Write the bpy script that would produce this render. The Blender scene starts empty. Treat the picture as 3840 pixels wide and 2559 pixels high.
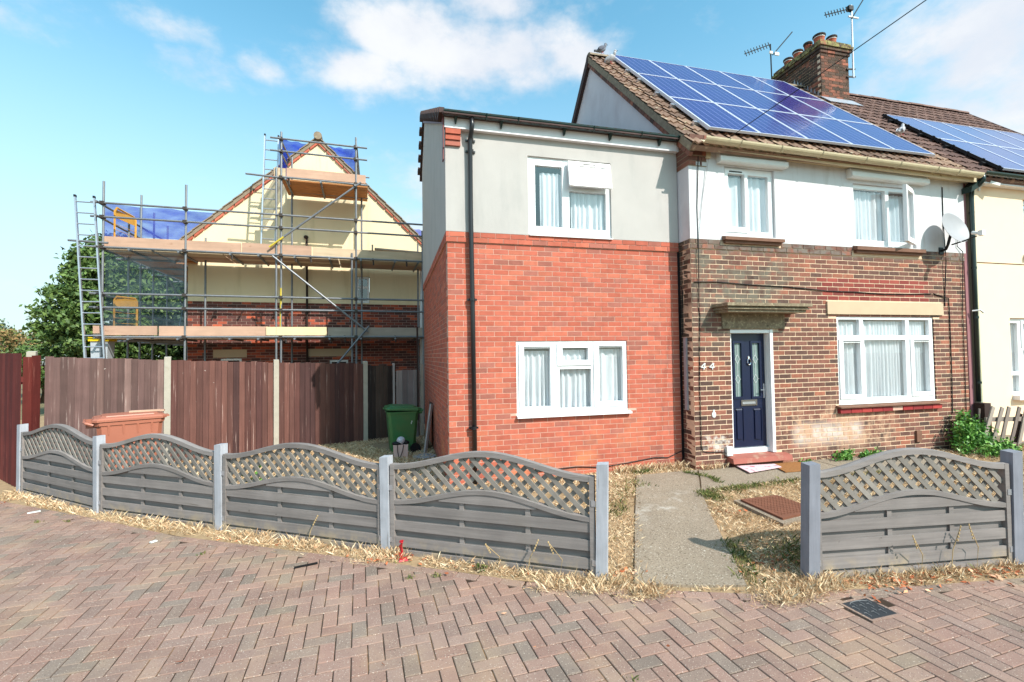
import bpy, math, random
import numpy as np
from mathutils import Vector, Matrix
rng = random.Random(11)
NR = np.random.RandomState(5)
scn = bpy.context.scene
COL = scn.collection
rad = math.radians

# ------------------------------------------------------------------ camera
YAW, PITCH, ROLL = 0.2490, 0.0300, -0.0138
CAM = Vector((-0.7614, -6.6542, 1.9221))
FPX = 1760.0
def cam_basis():
    cy, sy, cp, sp = math.cos(YAW), math.sin(YAW), math.cos(PITCH), math.sin(PITCH)
    f = Vector((sy*cp, cy*cp, sp)); r = Vector((cy, -sy, 0)); u = r.cross(f)
    cr, sr = math.cos(ROLL), math.sin(ROLL)
    return r*cr + u*sr, u*cr - r*sr, f
CR_, CU_, CF_ = cam_basis()
cam_d = bpy.data.cameras.new('camera'); cam = bpy.data.objects.new('camera', cam_d); COL.objects.link(cam)
cam_d.sensor_width = 36; cam_d.lens = FPX*36/3840; cam_d.clip_end = 2000; cam_d.clip_start = 0.05
cam.matrix_world = Matrix(((CR_.x, CU_.x, -CF_.x, CAM.x), (CR_.y, CU_.y, -CF_.y, CAM.y), (CR_.z, CU_.z, -CF_.z, CAM.z), (0, 0, 0, 1)))
scn.camera = cam
def projpx(P):
    q = Vector(P) - CAM
    z = q.dot(CF_)
    return 1920 + FPX*q.dot(CR_)/z, 1279.5 - FPX*q.dot(CU_)/z, z

# ------------------------------------------------------------------ light
SUN_AZ, SUN_EL = rad(31), rad(41.7)        # light travels towards -x, +y
LDIR = Vector((-math.sin(SUN_AZ)*math.cos(SUN_EL), math.cos(SUN_AZ)*math.cos(SUN_EL), -math.sin(SUN_EL)))
sd = bpy.data.lights.new('sun', 'SUN'); sd.energy = 4.8; sd.angle = rad(0.5); sd.color = (1.0, 0.945, 0.865)
sun = bpy.data.objects.new('sun', sd); COL.objects.link(sun); sun.location = (6, -10, 14)
sun.rotation_euler = LDIR.to_track_quat('-Z', 'Y').to_euler()
scn.view_settings.view_transform = 'Standard'; scn.view_settings.look = 'None'
scn.view_settings.exposure = 0.30; scn.view_settings.gamma = 1.0; scn.view_settings.use_curve_mapping = False

def lin(c):
    o = []
    for v in c[:3]:
        v = v/255.0
        o.append(v/12.92 if v <= 0.04045 else ((v+0.055)/1.055)**2.4)
    return (o[0], o[1], o[2], 1.0)
def nd(nt, t, **kw):
    n = nt.nodes.new(t)
    for k, v in kw.items(): setattr(n, k, v)
    return n
def setin(nt, sock, v):
    if isinstance(v, bpy.types.NodeSocket): nt.links.new(v, sock)
    elif v is not None: sock.default_value = v
def mth(nt, op, a, b=None, c=None, clamp=False):
    n = nd(nt, 'ShaderNodeMath', operation=op, use_clamp=clamp)
    setin(nt, n.inputs[0], a); setin(nt, n.inputs[1], b)
    if c is not None: setin(nt, n.inputs[2], c)
    return n.outputs[0]
def vmth(nt, op, a, b=None):
    n = nd(nt, 'ShaderNodeVectorMath', operation=op)
    setin(nt, n.inputs[0], a); setin(nt, n.inputs[1], b)
    return n.outputs['Value'] if op in ('DOT_PRODUCT', 'LENGTH') else n.outputs['Vector']
def mixc(nt, fac, a, b, mode='MIX'):
    n = nd(nt, 'ShaderNodeMix', data_type='RGBA', blend_type=mode)
    setin(nt, n.inputs[0], fac); setin(nt, n.inputs[6], a); setin(nt, n.inputs[7], b)
    return n.outputs[2]
def sstep(nt, x, lo, hi):
    n = nd(nt, 'ShaderNodeMapRange', interpolation_type='SMOOTHSTEP')
    setin(nt, n.inputs[0], x); n.inputs[1].default_value = lo; n.inputs[2].default_value = hi
    return n.outputs[0]
def noise(nt, vec, scale, detail=5, rough=0.55):
    n = nd(nt, 'ShaderNodeTexNoise'); n.inputs['Scale'].default_value = scale
    n.inputs['Detail'].default_value = detail; n.inputs['Roughness'].default_value = rough
    if vec is not None: nt.links.new(vec, n.inputs['Vector'])
    return n.outputs[0]

# ------------------------------------------------------------------ sky (world): Nishita with broken cumulus
W = bpy.data.worlds.new('World'); scn.world = W; W.use_nodes = True
nt = W.node_tree; nt.nodes.clear()
sky = nd(nt, 'ShaderNodeTexSky', sky_type='NISHITA', sun_disc=False, sun_elevation=SUN_EL, sun_rotation=rad(180)-SUN_AZ)
sky.air_density = 1.0; sky.dust_density = 0.9; sky.ozone_density = 1.2
dirv = nd(nt, 'ShaderNodeTexCoord').outputs['Generated']
sep = nd(nt, 'ShaderNodeSeparateXYZ'); nt.links.new(dirv, sep.inputs[0])
skc = mixc(nt, 1.0, sky.outputs[0], (1.10, 1.84, 1.62, 1), 'MULTIPLY')
def dvec(az, el):
    a, e = rad(az), rad(el)
    return Vector((math.sin(a)*math.cos(e), math.cos(a)*math.cos(e), math.sin(e)))
blobs = [(2, 34.5, 7.5, 3.0, 1), (10, 33, 9, 4.0, 1), (16, 33, 8, 4.2, 1), (21, 32.5, 6, 2.6, 1), (-4, 30.8, 6, 2.4, .8), (-1, 35.2, 4, 1.6, .8), (13, 37.4, 5, 2.2, .9),
         (61, 25.0, 8, 5.5, 1.1), (57, 20.0, 7, 4.0, .9), (66, 22, 8, 7, 1.1), (55, 24, 5, 2.5, .8),
         (-19.5, 27.4, 3.4, 2.2, .62), (-13.5, 29, 2.4, 1.3, .62), (-22, 30, 4, 1.2, .5), (-9, 33, 3, .9, .55), (5, 20, 6, 3.5, .55), (2, 15, 8, 4, .6),
         (28, 40, 6, 2, .7), (-36, 27, 5, 2, .5), (95, 30, 14, 6, .9), (130, 38, 18, 8, .9), (-80, 30, 14, 6, .9), (-120, 36, 16, 7, .9), (175, 45, 20, 9, .9), (-150, 30, 14, 6, .9)]
cm = None
for az, el, a, b, st in blobs:
    c = dvec(az, el); tx = Vector((math.cos(rad(az)), -math.sin(rad(az)), 0)); ty = tx.cross(c)*-1
    if ty.z < 0: ty = -ty
    d = vmth(nt, 'SUBTRACT', dirv, tuple(c))
    u = mth(nt, 'DIVIDE', vmth(nt, 'DOT_PRODUCT', d, tuple(tx)), math.sin(rad(a)))
    v = mth(nt, 'DIVIDE', vmth(nt, 'DOT_PRODUCT', d, tuple(ty)), math.sin(rad(b)))
    r2 = mth(nt, 'ADD', mth(nt, 'MULTIPLY', u, u), mth(nt, 'MULTIPLY', v, v))
    g = mth(nt, 'MULTIPLY', mth(nt, 'EXPONENT', mth(nt, 'MULTIPLY', r2, -0.9)), st)
    cm = g if cm is None else mth(nt, 'MAXIMUM', cm, g)
mp = nd(nt, 'ShaderNodeMapping'); nt.links.new(dirv, mp.inputs[0]); mp.inputs['Scale'].default_value = (1, 1, 1.6)
n1 = noise(nt, mp.outputs[0], 5.5, 8, 0.58); n2 = noise(nt, mp.outputs[0], 16, 6, 0.6)
nn = mth(nt, 'ADD', mth(nt, 'MULTIPLY', mth(nt, 'SUBTRACT', n1, 0.5), 1.7), mth(nt, 'MULTIPLY', mth(nt, 'SUBTRACT', n2, 0.5), 0.8))
cmask = sstep(nt, mth(nt, 'ADD', cm, nn), 0.16, 0.95)
cshade = mixc(nt, sstep(nt, n1, 0.35, 0.7), (0.80, 0.84, 0.92, 1), (0.98, 0.985, 1.0, 1))
haze = sstep(nt, sep.outputs[2], 0.60, 0.03)
bg1 = nd(nt, 'ShaderNodeBackground'); bg1.inputs[1].default_value = 0.15; nt.links.new(skc, bg1.inputs[0])
bg2 = nd(nt, 'ShaderNodeBackground'); bg2.inputs[1].default_value = 0.84; nt.links.new(cshade, bg2.inputs[0])
bg3 = nd(nt, 'ShaderNodeBackground'); bg3.inputs[1].default_value = 0.74; bg3.inputs[0].default_value = (0.86, 0.95, 1.0, 1)
m1 = nd(nt, 'ShaderNodeMixShader'); nt.links.new(mth(nt, 'MULTIPLY', haze, 0.85), m1.inputs[0]); nt.links.new(bg1.outputs[0], m1.inputs[1]); nt.links.new(bg3.outputs[0], m1.inputs[2])
m2 = nd(nt, 'ShaderNodeMixShader'); nt.links.new(mth(nt, 'MULTIPLY', cmask, 0.94), m2.inputs[0]); nt.links.new(m1.outputs[0], m2.inputs[1]); nt.links.new(bg2.outputs[0], m2.inputs[2])
wo = nd(nt, 'ShaderNodeOutputWorld'); nt.links.new(m2.outputs[0], wo.inputs[0])

# ------------------------------------------------------------------ materials
class Mt: pass
def mat(name, c, rough=0.75, var=0.12, scale=5.0, bump=0.0, bscale=60.0, metal=0.0, rv=0.0, cols=None, grain=None, spec=0.3, detail=5, gvar=0.0, gcol=None):
    m = bpy.data.materials.new(name); m.use_nodes = True
    nt = m.node_tree; b = nt.nodes['Principled BSDF']
    M = Mt(); M.m = m; M.nt = nt; M.b = b
    geo = nd(nt, 'ShaderNodeNewGeometry'); M.pos = geo.outputs['Position']; M.nor = geo.outputs['Normal']
    oi = nd(nt, 'ShaderNodeObjectInfo'); at = nd(nt, 'ShaderNodeAttribute', attribute_name='rnd')
    r = mth(nt, 'FRACT', mth(nt, 'ADD', oi.outputs['Random'], at.outputs['Fac'])); M.r = r
    if cols:
        cr = nd(nt, 'ShaderNodeValToRGB'); cr.color_ramp.interpolation = 'CONSTANT'
        e = cr.color_ramp.elements
        while len(e) < len(cols): e.new(0.5)
        for i, cc in enumerate(cols): e[i].position = i/len(cols); e[i].color = lin(cc)
        nt.links.new(r, cr.inputs[0]); colr = cr.outputs[0]
        # second random value nudges brightness
        r2 = mth(nt, 'FRACT', mth(nt, 'MULTIPLY', r, 37.7))
        k = mth(nt, 'ADD', mth(nt, 'MULTIPLY', r2, 0.24), 0.88)
        colr = mixc(nt, 1.0, colr, comb(nt, k), 'MULTIPLY')
    else:
        rgb = nd(nt, 'ShaderNodeRGB'); rgb.outputs[0].default_value = lin(c); colr = rgb.outputs[0]
    if rv:
        k = mth(nt, 'ADD', mth(nt, 'MULTIPLY', r, 2*rv), 1-rv); colr = mixc(nt, 1.0, colr, comb(nt, k), 'MULTIPLY')
    if grain:
        tc = nd(nt, 'ShaderNodeTexCoord'); mp = nd(nt, 'ShaderNodeMapping'); mp.inputs['Scale'].default_value = grain
        ad = vmth(nt, 'ADD', tc.outputs['Object'], comb3(nt, mth(nt, 'MULTIPLY', oi.outputs['Random'], 31.0)))
        nt.links.new(ad, mp.inputs[0]); gv = noise(nt, mp.outputs[0], 1.0, 7, 0.62)
        M.gv = gv
        k = mth(nt, 'ADD', mth(nt, 'MULTIPLY', mth(nt, 'SUBTRACT', gv, 0.5), 2*(gvar or 0.35)), 1.0)
        colr = mixc(nt, 1.0, colr, comb(nt, k), 'MULTIPLY')
        if gcol: colr = mixc(nt, sstep(nt, gv, 0.60, 0.74), colr, lin(gcol))
    if var:
        n = noise(nt, M.pos, scale, detail)
        k = mth(nt, 'ADD', mth(nt, 'MULTIPLY', mth(nt, 'SUBTRACT', n, 0.5), 3.0*var), 1.0)
        colr = mixc(nt, 1.0, colr, comb(nt, k), 'MULTIPLY')
    M.col = colr
    nt.links.new(colr, b.inputs['Base Color']); b.inputs['Roughness'].default_value = rough; b.inputs['Metallic'].default_value = metal
    b.inputs['Specular IOR Level'].default_value = spec
    if bump:
        bn = nd(nt, 'ShaderNodeBump'); bn.inputs['Strength'].default_value = bump; bn.inputs['Distance'].default_value = 0.004
        h = gv if (grain and bscale == 0) else noise(nt, M.pos, bscale or 60, 4, 0.6)
        nt.links.new(h, bn.inputs['Height']); nt.links.new(bn.outputs[0], b.inputs['Normal'])
    return M
def comb(nt, k):
    n = nd(nt, 'ShaderNodeCombineColor'); nt.links.new(k, n.inputs[0]); nt.links.new(k, n.inputs[1]); nt.links.new(k, n.inputs[2]); return n.outputs[0]
def comb3(nt, k):
    n = nd(nt, 'ShaderNodeCombineXYZ'); nt.links.new(k, n.inputs[0]); nt.links.new(k, n.inputs[1]); nt.links.new(k, n.inputs[2]); return n.outputs[0]
def layer(M, c, mask):
    M.col = mixc(M.nt, mask, M.col, lin(c) if len(c) == 3 else c); M.nt.links.new(M.col, M.b.inputs['Base Color'])
def nmask(M, scale, lo, hi, vs=None, detail=6):
    v = M.pos
    if vs:
        mp = nd(M.nt, 'ShaderNodeMapping'); mp.inputs['Scale'].default_value = vs; M.nt.links.new(v, mp.inputs[0]); v = mp.outputs[0]
    return sstep(M.nt, noise(M.nt, v, scale, detail, 0.6), lo, hi)
def bmask(M, lo, hi, soft=0.15):
    """soft box mask in world space; None = unbounded"""
    s = nd(M.nt, 'ShaderNodeSeparateXYZ'); M.nt.links.new(M.pos, s.inputs[0]); k = None
    for i in range(3):
        if lo[i] is not None:
            t = sstep(M.nt, s.outputs[i], lo[i]-soft, lo[i]+soft); k = t if k is None else mth(M.nt, 'MULTIPLY', k, t)
        if hi[i] is not None:
            t = sstep(M.nt, s.outputs[i], hi[i]+soft, hi[i]-soft); k = t if k is None else mth(M.nt, 'MULTIPLY', k, t)
    return k
def mul(M, a, b): return mth(M.nt, 'MULTIPLY', a, b, clamp=True)

MAT = {}
MAT['ext_brick'] = mat('red_facing_brick', None, 0.85, 0.2, 9, 0.7, 90, cols=[(186, 101, 81), (182, 98, 79), (190, 105, 83), (184, 99, 79), (176, 97, 80), (188, 107, 85), (182, 97, 77), (164, 100, 86)])
layer(MAT['ext_brick'], (205, 185, 170), mul(MAT['ext_brick'], nmask(MAT['ext_brick'], 9, 0.66, 0.82), bmask(MAT['ext_brick'], (None, None, 0.0), (None, None, 2.9), 0.3)))
layer(MAT['ext_brick'], (205, 128, 92), mul(MAT['ext_brick'], nmask(MAT['ext_brick'], 1.6, 0.45, 0.75), bmask(MAT['ext_brick'], (None, None, None), (None, None, 0.9), 0.5)))
MAT['ext_mortar'] = mat('pale_mortar', (206, 166, 148), 0.95, 0.16, 14, 0.4, 120)
MAT['old_brick'] = mat('old_stock_brick', None, 0.9, 0.3, 22, 0.7, 70, cols=[(118, 80, 69), (130, 86, 73), (106, 75, 66), (138, 91, 76), (98, 72, 64), (124, 83, 71), (144, 93, 77), (112, 78, 68), (90, 69, 62), (130, 89, 77), (152, 96, 77), (114, 78, 68)])
M_ = MAT['old_brick']
layer(M_, (112, 104, 92), mul(M_, nmask(M_, 4.5, 0.40, 0.66), bmask(M_, (None, None, 2.1), (5.6, None, 3.9), 0.35)))
layer(M_, (122, 112, 104), mul(M_, nmask(M_, 7, 0.38, 0.62), bmask(M_, (None, None, 3.52), (None, None, 3.8), 0.06)))
layer(M_, (214, 202, 194), mth(M_.nt, 'MULTIPLY', .8, mul(M_, nmask(M_, 3.5, 0.1, 0.5), bmask(M_, (5.6, None, 0.40), (7.0, None, 0.70), 0.12))))
layer(M_, (190, 150, 124), mul(M_, nmask(M_, 5, 0.42, 0.64), bmask(M_, (5.2, -0.8, 0.3), (7.7, None, 1.0), 0.22)))
layer(M_, (200, 190, 182), mul(M_, nmask(M_, 9, 0.42, 0.6), bmask(M_, (3.9, -0.8, 0.36), (4.4, None, 0.62), 0.05)))
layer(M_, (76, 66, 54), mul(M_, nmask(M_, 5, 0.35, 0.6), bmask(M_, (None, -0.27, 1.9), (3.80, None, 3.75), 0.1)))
MAT['old_mortar'] = mat('old_lime_mortar', (222, 194, 166), 0.95, 0.12, 15, 0.4, 120)
layer(MAT['old_mortar'], (150, 136, 118), mul(MAT['old_mortar'], nmask(MAT['old_mortar'], 3.5, 0.4, 0.65), bmask(MAT['old_mortar'], (None, None, 2.0), (5.6, None, 3.9), 0.35)))
MAT['repair_brick'] = mat('dark_red_repair_brick', None, 0.85, 0.12, 14, 0.4, 90, cols=[(142, 68, 60), (132, 60, 54), (150, 74, 64), (124, 62, 56)])
MAT['chim_brick'] = mat('sooty_chimney_brick', None, 0.92, 0.35, 10, 0.6, 60, cols=[(92, 70, 60), (82, 66, 58), (112, 78, 66), (136, 86, 70), (86, 72, 64), (100, 76, 66), (152, 94, 76)])
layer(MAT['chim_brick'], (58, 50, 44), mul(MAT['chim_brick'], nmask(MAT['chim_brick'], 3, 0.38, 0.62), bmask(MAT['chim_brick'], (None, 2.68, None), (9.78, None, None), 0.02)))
layer(MAT['chim_brick'], (70, 58, 50), mul(MAT['chim_brick'], nmask(MAT['chim_brick'], 4, 0.42, 0.62), 0.85))
layer(MAT['chim_brick'], (150, 142, 92), mul(MAT['chim_brick'], nmask(MAT['chim_brick'], 12, 0.40, 0.6), bmask(MAT['chim_brick'], (None, None, 9.60), (None, None, None), 0.05)))
MAT['gable_brick'] = mat('dark_gable_brick', None, 0.9, 0.2, 12, 0.4, 60, cols=[(112, 66, 58), (96, 62, 58), (132, 72, 60), (164, 84, 64), (88, 60, 56), (104, 64, 58), (184, 92, 66), (120, 66, 58)])
MAT['gable_mortar'] = mat('gable_mortar', (176, 150, 138), 0.95, 0.15, 10)
MAT['ext_render'] = mat('grey_render', (186, 181, 177), 0.9, 0.07, 2.5, 0.8, 110)
layer(MAT['ext_render'], (166, 164, 161), mul(MAT['ext_render'], nmask(MAT['ext_render'], 1.3, 0.5, 0.75, (2, 2, .5)), 0.6))
MAT['white_render'] = mat('white_painted_render', (212, 211, 213), 0.85, 0.07, 3, 0.7, 90)
layer(MAT['white_render'], (184, 178, 174), mul(MAT['white_render'], nmask(MAT['white_render'], 2.2, 0.52, 0.8, (4, 4, .5)), 0.6))
MAT['gable_white'] = mat('off_white_gable_paint', (218, 210, 214), 0.88, 0.06, 2.5, 0.4, 80)
layer(MAT['gable_white'], (190, 176, 180), mul(MAT['gable_white'], nmask(MAT['gable_white'], 1.4, 0.45, 0.75, (2, 1, .5)), 0.7))
MAT['cream'] = mat('cream_render', (243, 214, 184), 0.88, 0.04, 3, 0.4, 110)
MAT['gable_cream'] = mat('cream_gable_render', (236, 217, 180), 0.9, 0.05, 1.2, 0.3, 70)
layer(MAT['gable_cream'], (206, 186, 142), mul(MAT['gable_cream'], nmask(MAT['gable_cream'], 1.2, 0.5, 0.78, (3, 3, .4)), 0.6))
MAT['upvc'] = mat('white_upvc', (236, 237, 238), 0.35, 0.02, 4, spec=0.45)
MAT['white_board'] = mat('white_fascia_paint', (230, 226, 228), 0.5, 0.05, 4, spec=0.4)
layer(MAT['white_board'], (160, 140, 140), mul(MAT['white_board'], nmask(MAT['white_board'], 4, 0.66, 0.85, (1, 1, .4)), 0.7))
MAT['beige_iron'] = mat('beige_painted_gutter', (196, 182, 150), 0.55, 0.12, 6, 0.2, 60, spec=0.35)
layer(MAT['beige_iron'], (120, 92, 66), nmask(MAT['beige_iron'], 9, 0.64, 0.8, (1.6, 1, 3)))
MAT['beige_fascia'] = mat('beige_peeling_fascia', (202, 186, 156), 0.7, 0.12, 5, 0.2, 60)
layer(MAT['beige_fascia'], (128, 92, 64), nmask(MAT['beige_fascia'], 7, 0.63, 0.76, (1.2, 1, 4)))
MAT['stone'] = mat('beige_lintel_stone', (196, 174, 146), 0.85, 0.06, 5, 0.3, 70)
MAT['old_stone'] = mat('weathered_canopy_stone', (132, 118, 98), 0.95, 0.35, 14, 1.0, 45)
layer(MAT['old_stone'], (172, 160, 132), nmask(MAT['old_stone'], 26, 0.52, 0.66))
layer(MAT['old_stone'], (66, 58, 46), nmask(MAT['old_stone'], 8, 0.58, 0.72))
MAT['brown_sill'] = mat('brown_tile_sill', (122, 88, 72), 0.8, 0.2, 8, 0.3)
MAT['red_sill'] = mat('red_painted_brick', (158, 52, 52), 0.7, 0.16, 12, 0.3, cols=[(158, 52, 52), (148, 46, 48), (168, 62, 58), (142, 48, 50)])
MAT['red_step'] = mat('red_painted_step', (160, 94, 82), 0.7, 0.14, 6, 0.3)
layer(MAT['red_step'], (170, 130, 112), nmask(MAT['red_step'], 5, 0.5, 0.7))
MAT['green_plastic'] = mat('dark_green_gutter_plastic', (22, 44, 42), 0.28, 0.05, 5, spec=0.6)
MAT['black_plastic'] = mat('black_gutter_plastic', (34, 33, 36), 0.3, 0.05, 5, spec=0.55)
MAT['brown_paint'] = mat('dark_red_brown_paint', (108, 52, 50), 0.5, 0.08, 5, spec=0.4)
MAT['purple_paint'] = mat('pink_brown_party_strip', (150, 104, 108), 0.8, 0.1, 4)
MAT['sage'] = mat('sage_green_edge_trim', (150, 160, 136), 0.7, 0.08, 4)
MAT['dark_tile'] = mat('dark_brown_roof_tile', (78, 60, 58), 0.8, 0.2, 7, 0.3, rv=.15)
MAT['tile'] = mat('old_concrete_tile', None, 0.92, 0.3, 9, 0.7, 60, cols=[(150, 120, 102), (136, 108, 92), (160, 130, 110), (142, 112, 97), (126, 101, 87)])
layer(MAT['tile'], (196, 180, 152), nmask(MAT['tile'], 10, 0.56, 0.74)); layer(MAT['tile'], (84, 66, 54), nmask(MAT['tile'], 6, 0.6, 0.76))
MAT['tile2'] = mat('pink_brown_concrete_tile', None, 0.9, 0.2, 9, 0.5, 60, cols=[(118, 92, 84), (108, 84, 78), (126, 98, 89), (114, 88, 80)])
layer(MAT['tile2'], (196, 160, 140), nmask(MAT['tile2'], 5, 0.6, 0.8)); 
MAT['verge'] = mat('mossy_verge_mortar', (142, 126, 108), 0.95, 0.4, 12, 0.8, 40)
layer(MAT['verge'], (160, 148, 122), nmask(MAT['verge'], 16, 0.55, 0.7))
MAT['lead'] = mat('grey_lead_flashing', (150, 152, 160), 0.5, 0.12, 6, spec=0.5)
MAT['pot'] = mat('terracotta_chimney_pot', (172, 92, 68), 0.8, 0.25, 10, 0.3)
layer(MAT['pot'], (70, 56, 50), nmask(MAT['pot'], 6, 0.5, 0.7))
MAT['pot_dark'] = mat('sooty_pot_rim', (58, 48, 44), 0.85, 0.25, 10)
MAT['alu'] = mat('aluminium', (196, 198, 204), 0.35, 0.06, 6, metal=0.75)
MAT['frame_white'] = mat('pale_anodised_frame', (206, 210, 222), 0.4, 0.04, 6, metal=0.2, spec=0.5)
MAT['galv'] = mat('galvanised_scaffold_tube', (128, 130, 134), 0.55, 0.2, 6, metal=0.55, spec=0.5)
layer(MAT['galv'], (120, 112, 104), nmask(MAT['galv'], 9, 0.6, 0.78))
MAT['tube_yellow'] = mat('yellow_banded_tube', (206, 182, 70), 0.5, 0.2, 8, metal=0.2)
MAT['coupler'] = mat('rusty_coupler_steel', (74, 66, 62), 0.6, 0.3, 30, metal=0.5)
MAT['board'] = mat('pale_scaffold_board', None, 0.85, 0.12, 3, 0.4, 0, cols=[(208, 184, 156), (194, 160, 136), (214, 192, 160), (188, 152, 130), (204, 180, 150)], grain=(1.5, 14, 14), gvar=.25)
layer(MAT['board'], (140, 88, 62), nmask(MAT['board'], 3.2, 0.64, 0.78, (1, 2, 2)))
MAT['board_new'] = mat('new_scaffold_board', (228, 208, 164), 0.8, 0.08, 3, grain=(1.2, 14, 14), gvar=.14)
MAT['board_grey'] = mat('weathered_scaffold_board', (168, 154, 140), 0.85, 0.15, 3, grain=(1.2, 14, 14), gvar=.25)
MAT['board_orange'] = mat('orange_scaffold_board', (176, 120, 74), 0.8, 0.15, 3, grain=(1.5, 14, 14), gvar=.2)
MAT['gate_yellow'] = mat('yellow_powder_coat', (204, 150, 62), 0.5, 0.1, 6, spec=.4)
MAT['black'] = mat('black_paint', (26, 25, 27), 0.5, 0.08, 6)
MAT['cable'] = mat('black_cable', (30, 28, 28), 0.6, 0)
MAT['cable_white'] = mat('white_cable', (205, 202, 198), 0.6, 0)
MAT['conduit'] = mat('grey_white_conduit', (160, 152, 156), 0.5, .1, 6)
MAT['door'] = mat('navy_composite_door', (20, 29, 58), 0.32, 0.1, 8, 0.25, 0, grain=(24, 24, 3), gvar=.16, spec=.5)
MAT['chrome'] = mat('chrome', (226, 226, 230), 0.12, 0, metal=1.0)
MAT['lead_came'] = mat('silver_glazing_lead', (214, 218, 220), 0.35, 0, metal=.4)
MAT['white_plain'] = mat('white_plastic', (226, 226, 224), 0.5, 0.03, 5)
MAT['dish'] = mat('grey_dish_enamel', (158, 157, 160), 0.5, 0.06, 8, spec=.4)
layer(MAT['dish'], (150, 140, 136), nmask(MAT['dish'], 7, 0.62, 0.8))
MAT['fence_wood'] = mat('grey_stained_fence_wood', (134, 126, 123), 0.8, 0.2, 3, 0.5, 0, rv=.13, grain=(1.3, 34, 34), gvar=.42, gcol=(104, 96, 90))
layer(MAT['fence_wood'], (126, 118, 112), mul(MAT['fence_wood'], nmask(MAT['fence_wood'], 2.2, 0.5, 0.75), .55)); layer(MAT['fence_wood'], (84, 76, 70), nmask(MAT['fence_wood'], 15, 0.70, 0.78)); layer(MAT['fence_wood'], (168, 150, 126), mul(MAT['fence_wood'], nmask(MAT['fence_wood'], 7, 0.45, 0.65), bmask(MAT['fence_wood'], (None, None, None), (None, None, .12), .08)))
MAT['fence_lat'] = mat('grey_stained_lattice_wood', (130, 123, 116), 0.8, 0.2, 6, 0.4, 0, rv=.16, grain=(14, 14, 14), gvar=.35)
MAT['fence_post'] = mat('pale_blue_grey_post_paint', (170, 171, 178), 0.75, 0.2, 5, 0.5, 0, grain=(30, 30, 2), gvar=.3, gcol=(128, 124, 122))
MAT['post_grey'] = mat('blue_grey_stained_post', (128, 129, 138), 0.75, 0.16, 5, 0.4, 0, grain=(30, 30, 2), gvar=.3)
MAT['bf_board'] = mat('faded_brown_fence_board', None, 0.85, 0.18, 3, 0.5, 0, cols=[(116, 90, 84), (102, 78, 74), (128, 102, 96), (110, 84, 80), (94, 72, 68)], grain=(32, 32, 1.3), gvar=.5, gcol=(184, 166, 158))
MAT['bf_board2'] = mat('red_brown_fence_board', None, 0.85, 0.15, 3, 0.5, 0, cols=[(98, 66, 60), (84, 55, 52), (110, 74, 66), (92, 60, 55), (76, 52, 50)], grain=(34, 34, 1.2), gvar=.55, gcol=(184, 158, 148))
MAT['rf_board'] = mat('dark_red_fence_board', None, 0.8, 0.2, 3, 0.5, 0, cols=[(104, 42, 38), (96, 38, 34), (114, 50, 44), (90, 36, 34)], grain=(22, 22, 1.4), gvar=.4, gcol=(146, 88, 76))
MAT['dk_board'] = mat('dark_weathered_board', None, 0.9, 0.2, 3, 0.4, 0, cols=[(70, 58, 52), (62, 52, 48), (82, 68, 60), (58, 50, 48)], grain=(24, 24, 1.4), gvar=.4, gcol=(128, 116, 108))
MAT['gy_board'] = mat('silver_grey_board', None, 0.9, 0.12, 3, 0.4, 0, cols=[(150, 140, 138), (136, 126, 124), (160, 150, 146)], grain=(22, 22, 1.4), gvar=.3, gcol=(112, 98, 92))
for k in ('bf_board', 'bf_board2'):
    layer(MAT[k], (214, 200, 190), mul(MAT[k], nmask(MAT[k], 16, 0.70, 0.78), 0.8)); layer(MAT[k], (60, 40, 38), mul(MAT[k], nmask(MAT[k], 13, 0.72, 0.80), .8))
MAT['concrete'] = mat('concrete_post', (176, 168, 154), 0.95, 0.12, 9, 0.5, 60)
layer(MAT['concrete'], (150, 134, 112), nmask(MAT['concrete'], 5, 0.6, 0.8))
MAT['path'] = mat('exposed_aggregate_path', (146, 131, 114), 0.95, 0.16, 2.2, 1.0, 130)
layer(MAT['path'], (112, 98, 82), nmask(MAT['path'], 55, 0.54, 0.66, detail=2)); layer(MAT['path'], (206, 196, 182), nmask(MAT['path'], 75, 0.6, 0.7, detail=2))
layer(MAT['path'], (212, 206, 198), mth(MAT['path'].nt, 'MULTIPLY', 0.6, mul(MAT['path'], nmask(MAT['path'], 5, 0.48, 0.75), bmask(MAT['path'], (1.9, -2.0, None), (3.0, -1.0, None), 0.25))))
MAT['paver'] = mat('brick_paver', None, 0.9, 0.2, 3.0, 1.0, 150, cols=[(150, 122, 110), (153, 122, 109), (147, 121, 110), (151, 119, 107), (141, 120, 108), (152, 123, 111), (148, 119, 107), (135, 118, 107), (149, 122, 110), (154, 121, 108)])
layer(MAT['paver'], (206, 190, 176), nmask(MAT['paver'], 95, 0.62, 0.70, detail=2)); layer(MAT['paver'], (98, 82, 72), nmask(MAT['paver'], 80, 0.62, 0.70, detail=2))
layer(MAT['paver'], (176, 150, 118), mul(MAT['paver'], nmask(MAT['paver'], 1.5, 0.46, 0.68), 0.28))
layer(MAT['paver'], (130, 116, 106), mul(MAT['paver'], nmask(MAT['paver'], 0.55, 0.55, 0.72), 0.35))
MAT['joint'] = mat('dark_joint_sand', (62, 48, 38), 1.0, 0.3, 12, 0.6, 90)
layer(MAT['joint'], (150, 116, 82), nmask(MAT['joint'], 3, 0.5, 0.7))
MAT['soil'] = mat('dry_lawn_soil', (158, 132, 102), 1.0, 0.25, 5, 1.0, 60)
layer(MAT['soil'], (112, 92, 58), nmask(MAT['soil'], 2.3, 0.55, 0.75)); layer(MAT['soil'], (176, 150, 114), nmask(MAT['soil'], 9, 0.52, 0.7))
MAT['earth'] = mat('distant_ground', (120, 110, 80), 1.0, 0.2, 1)
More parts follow.
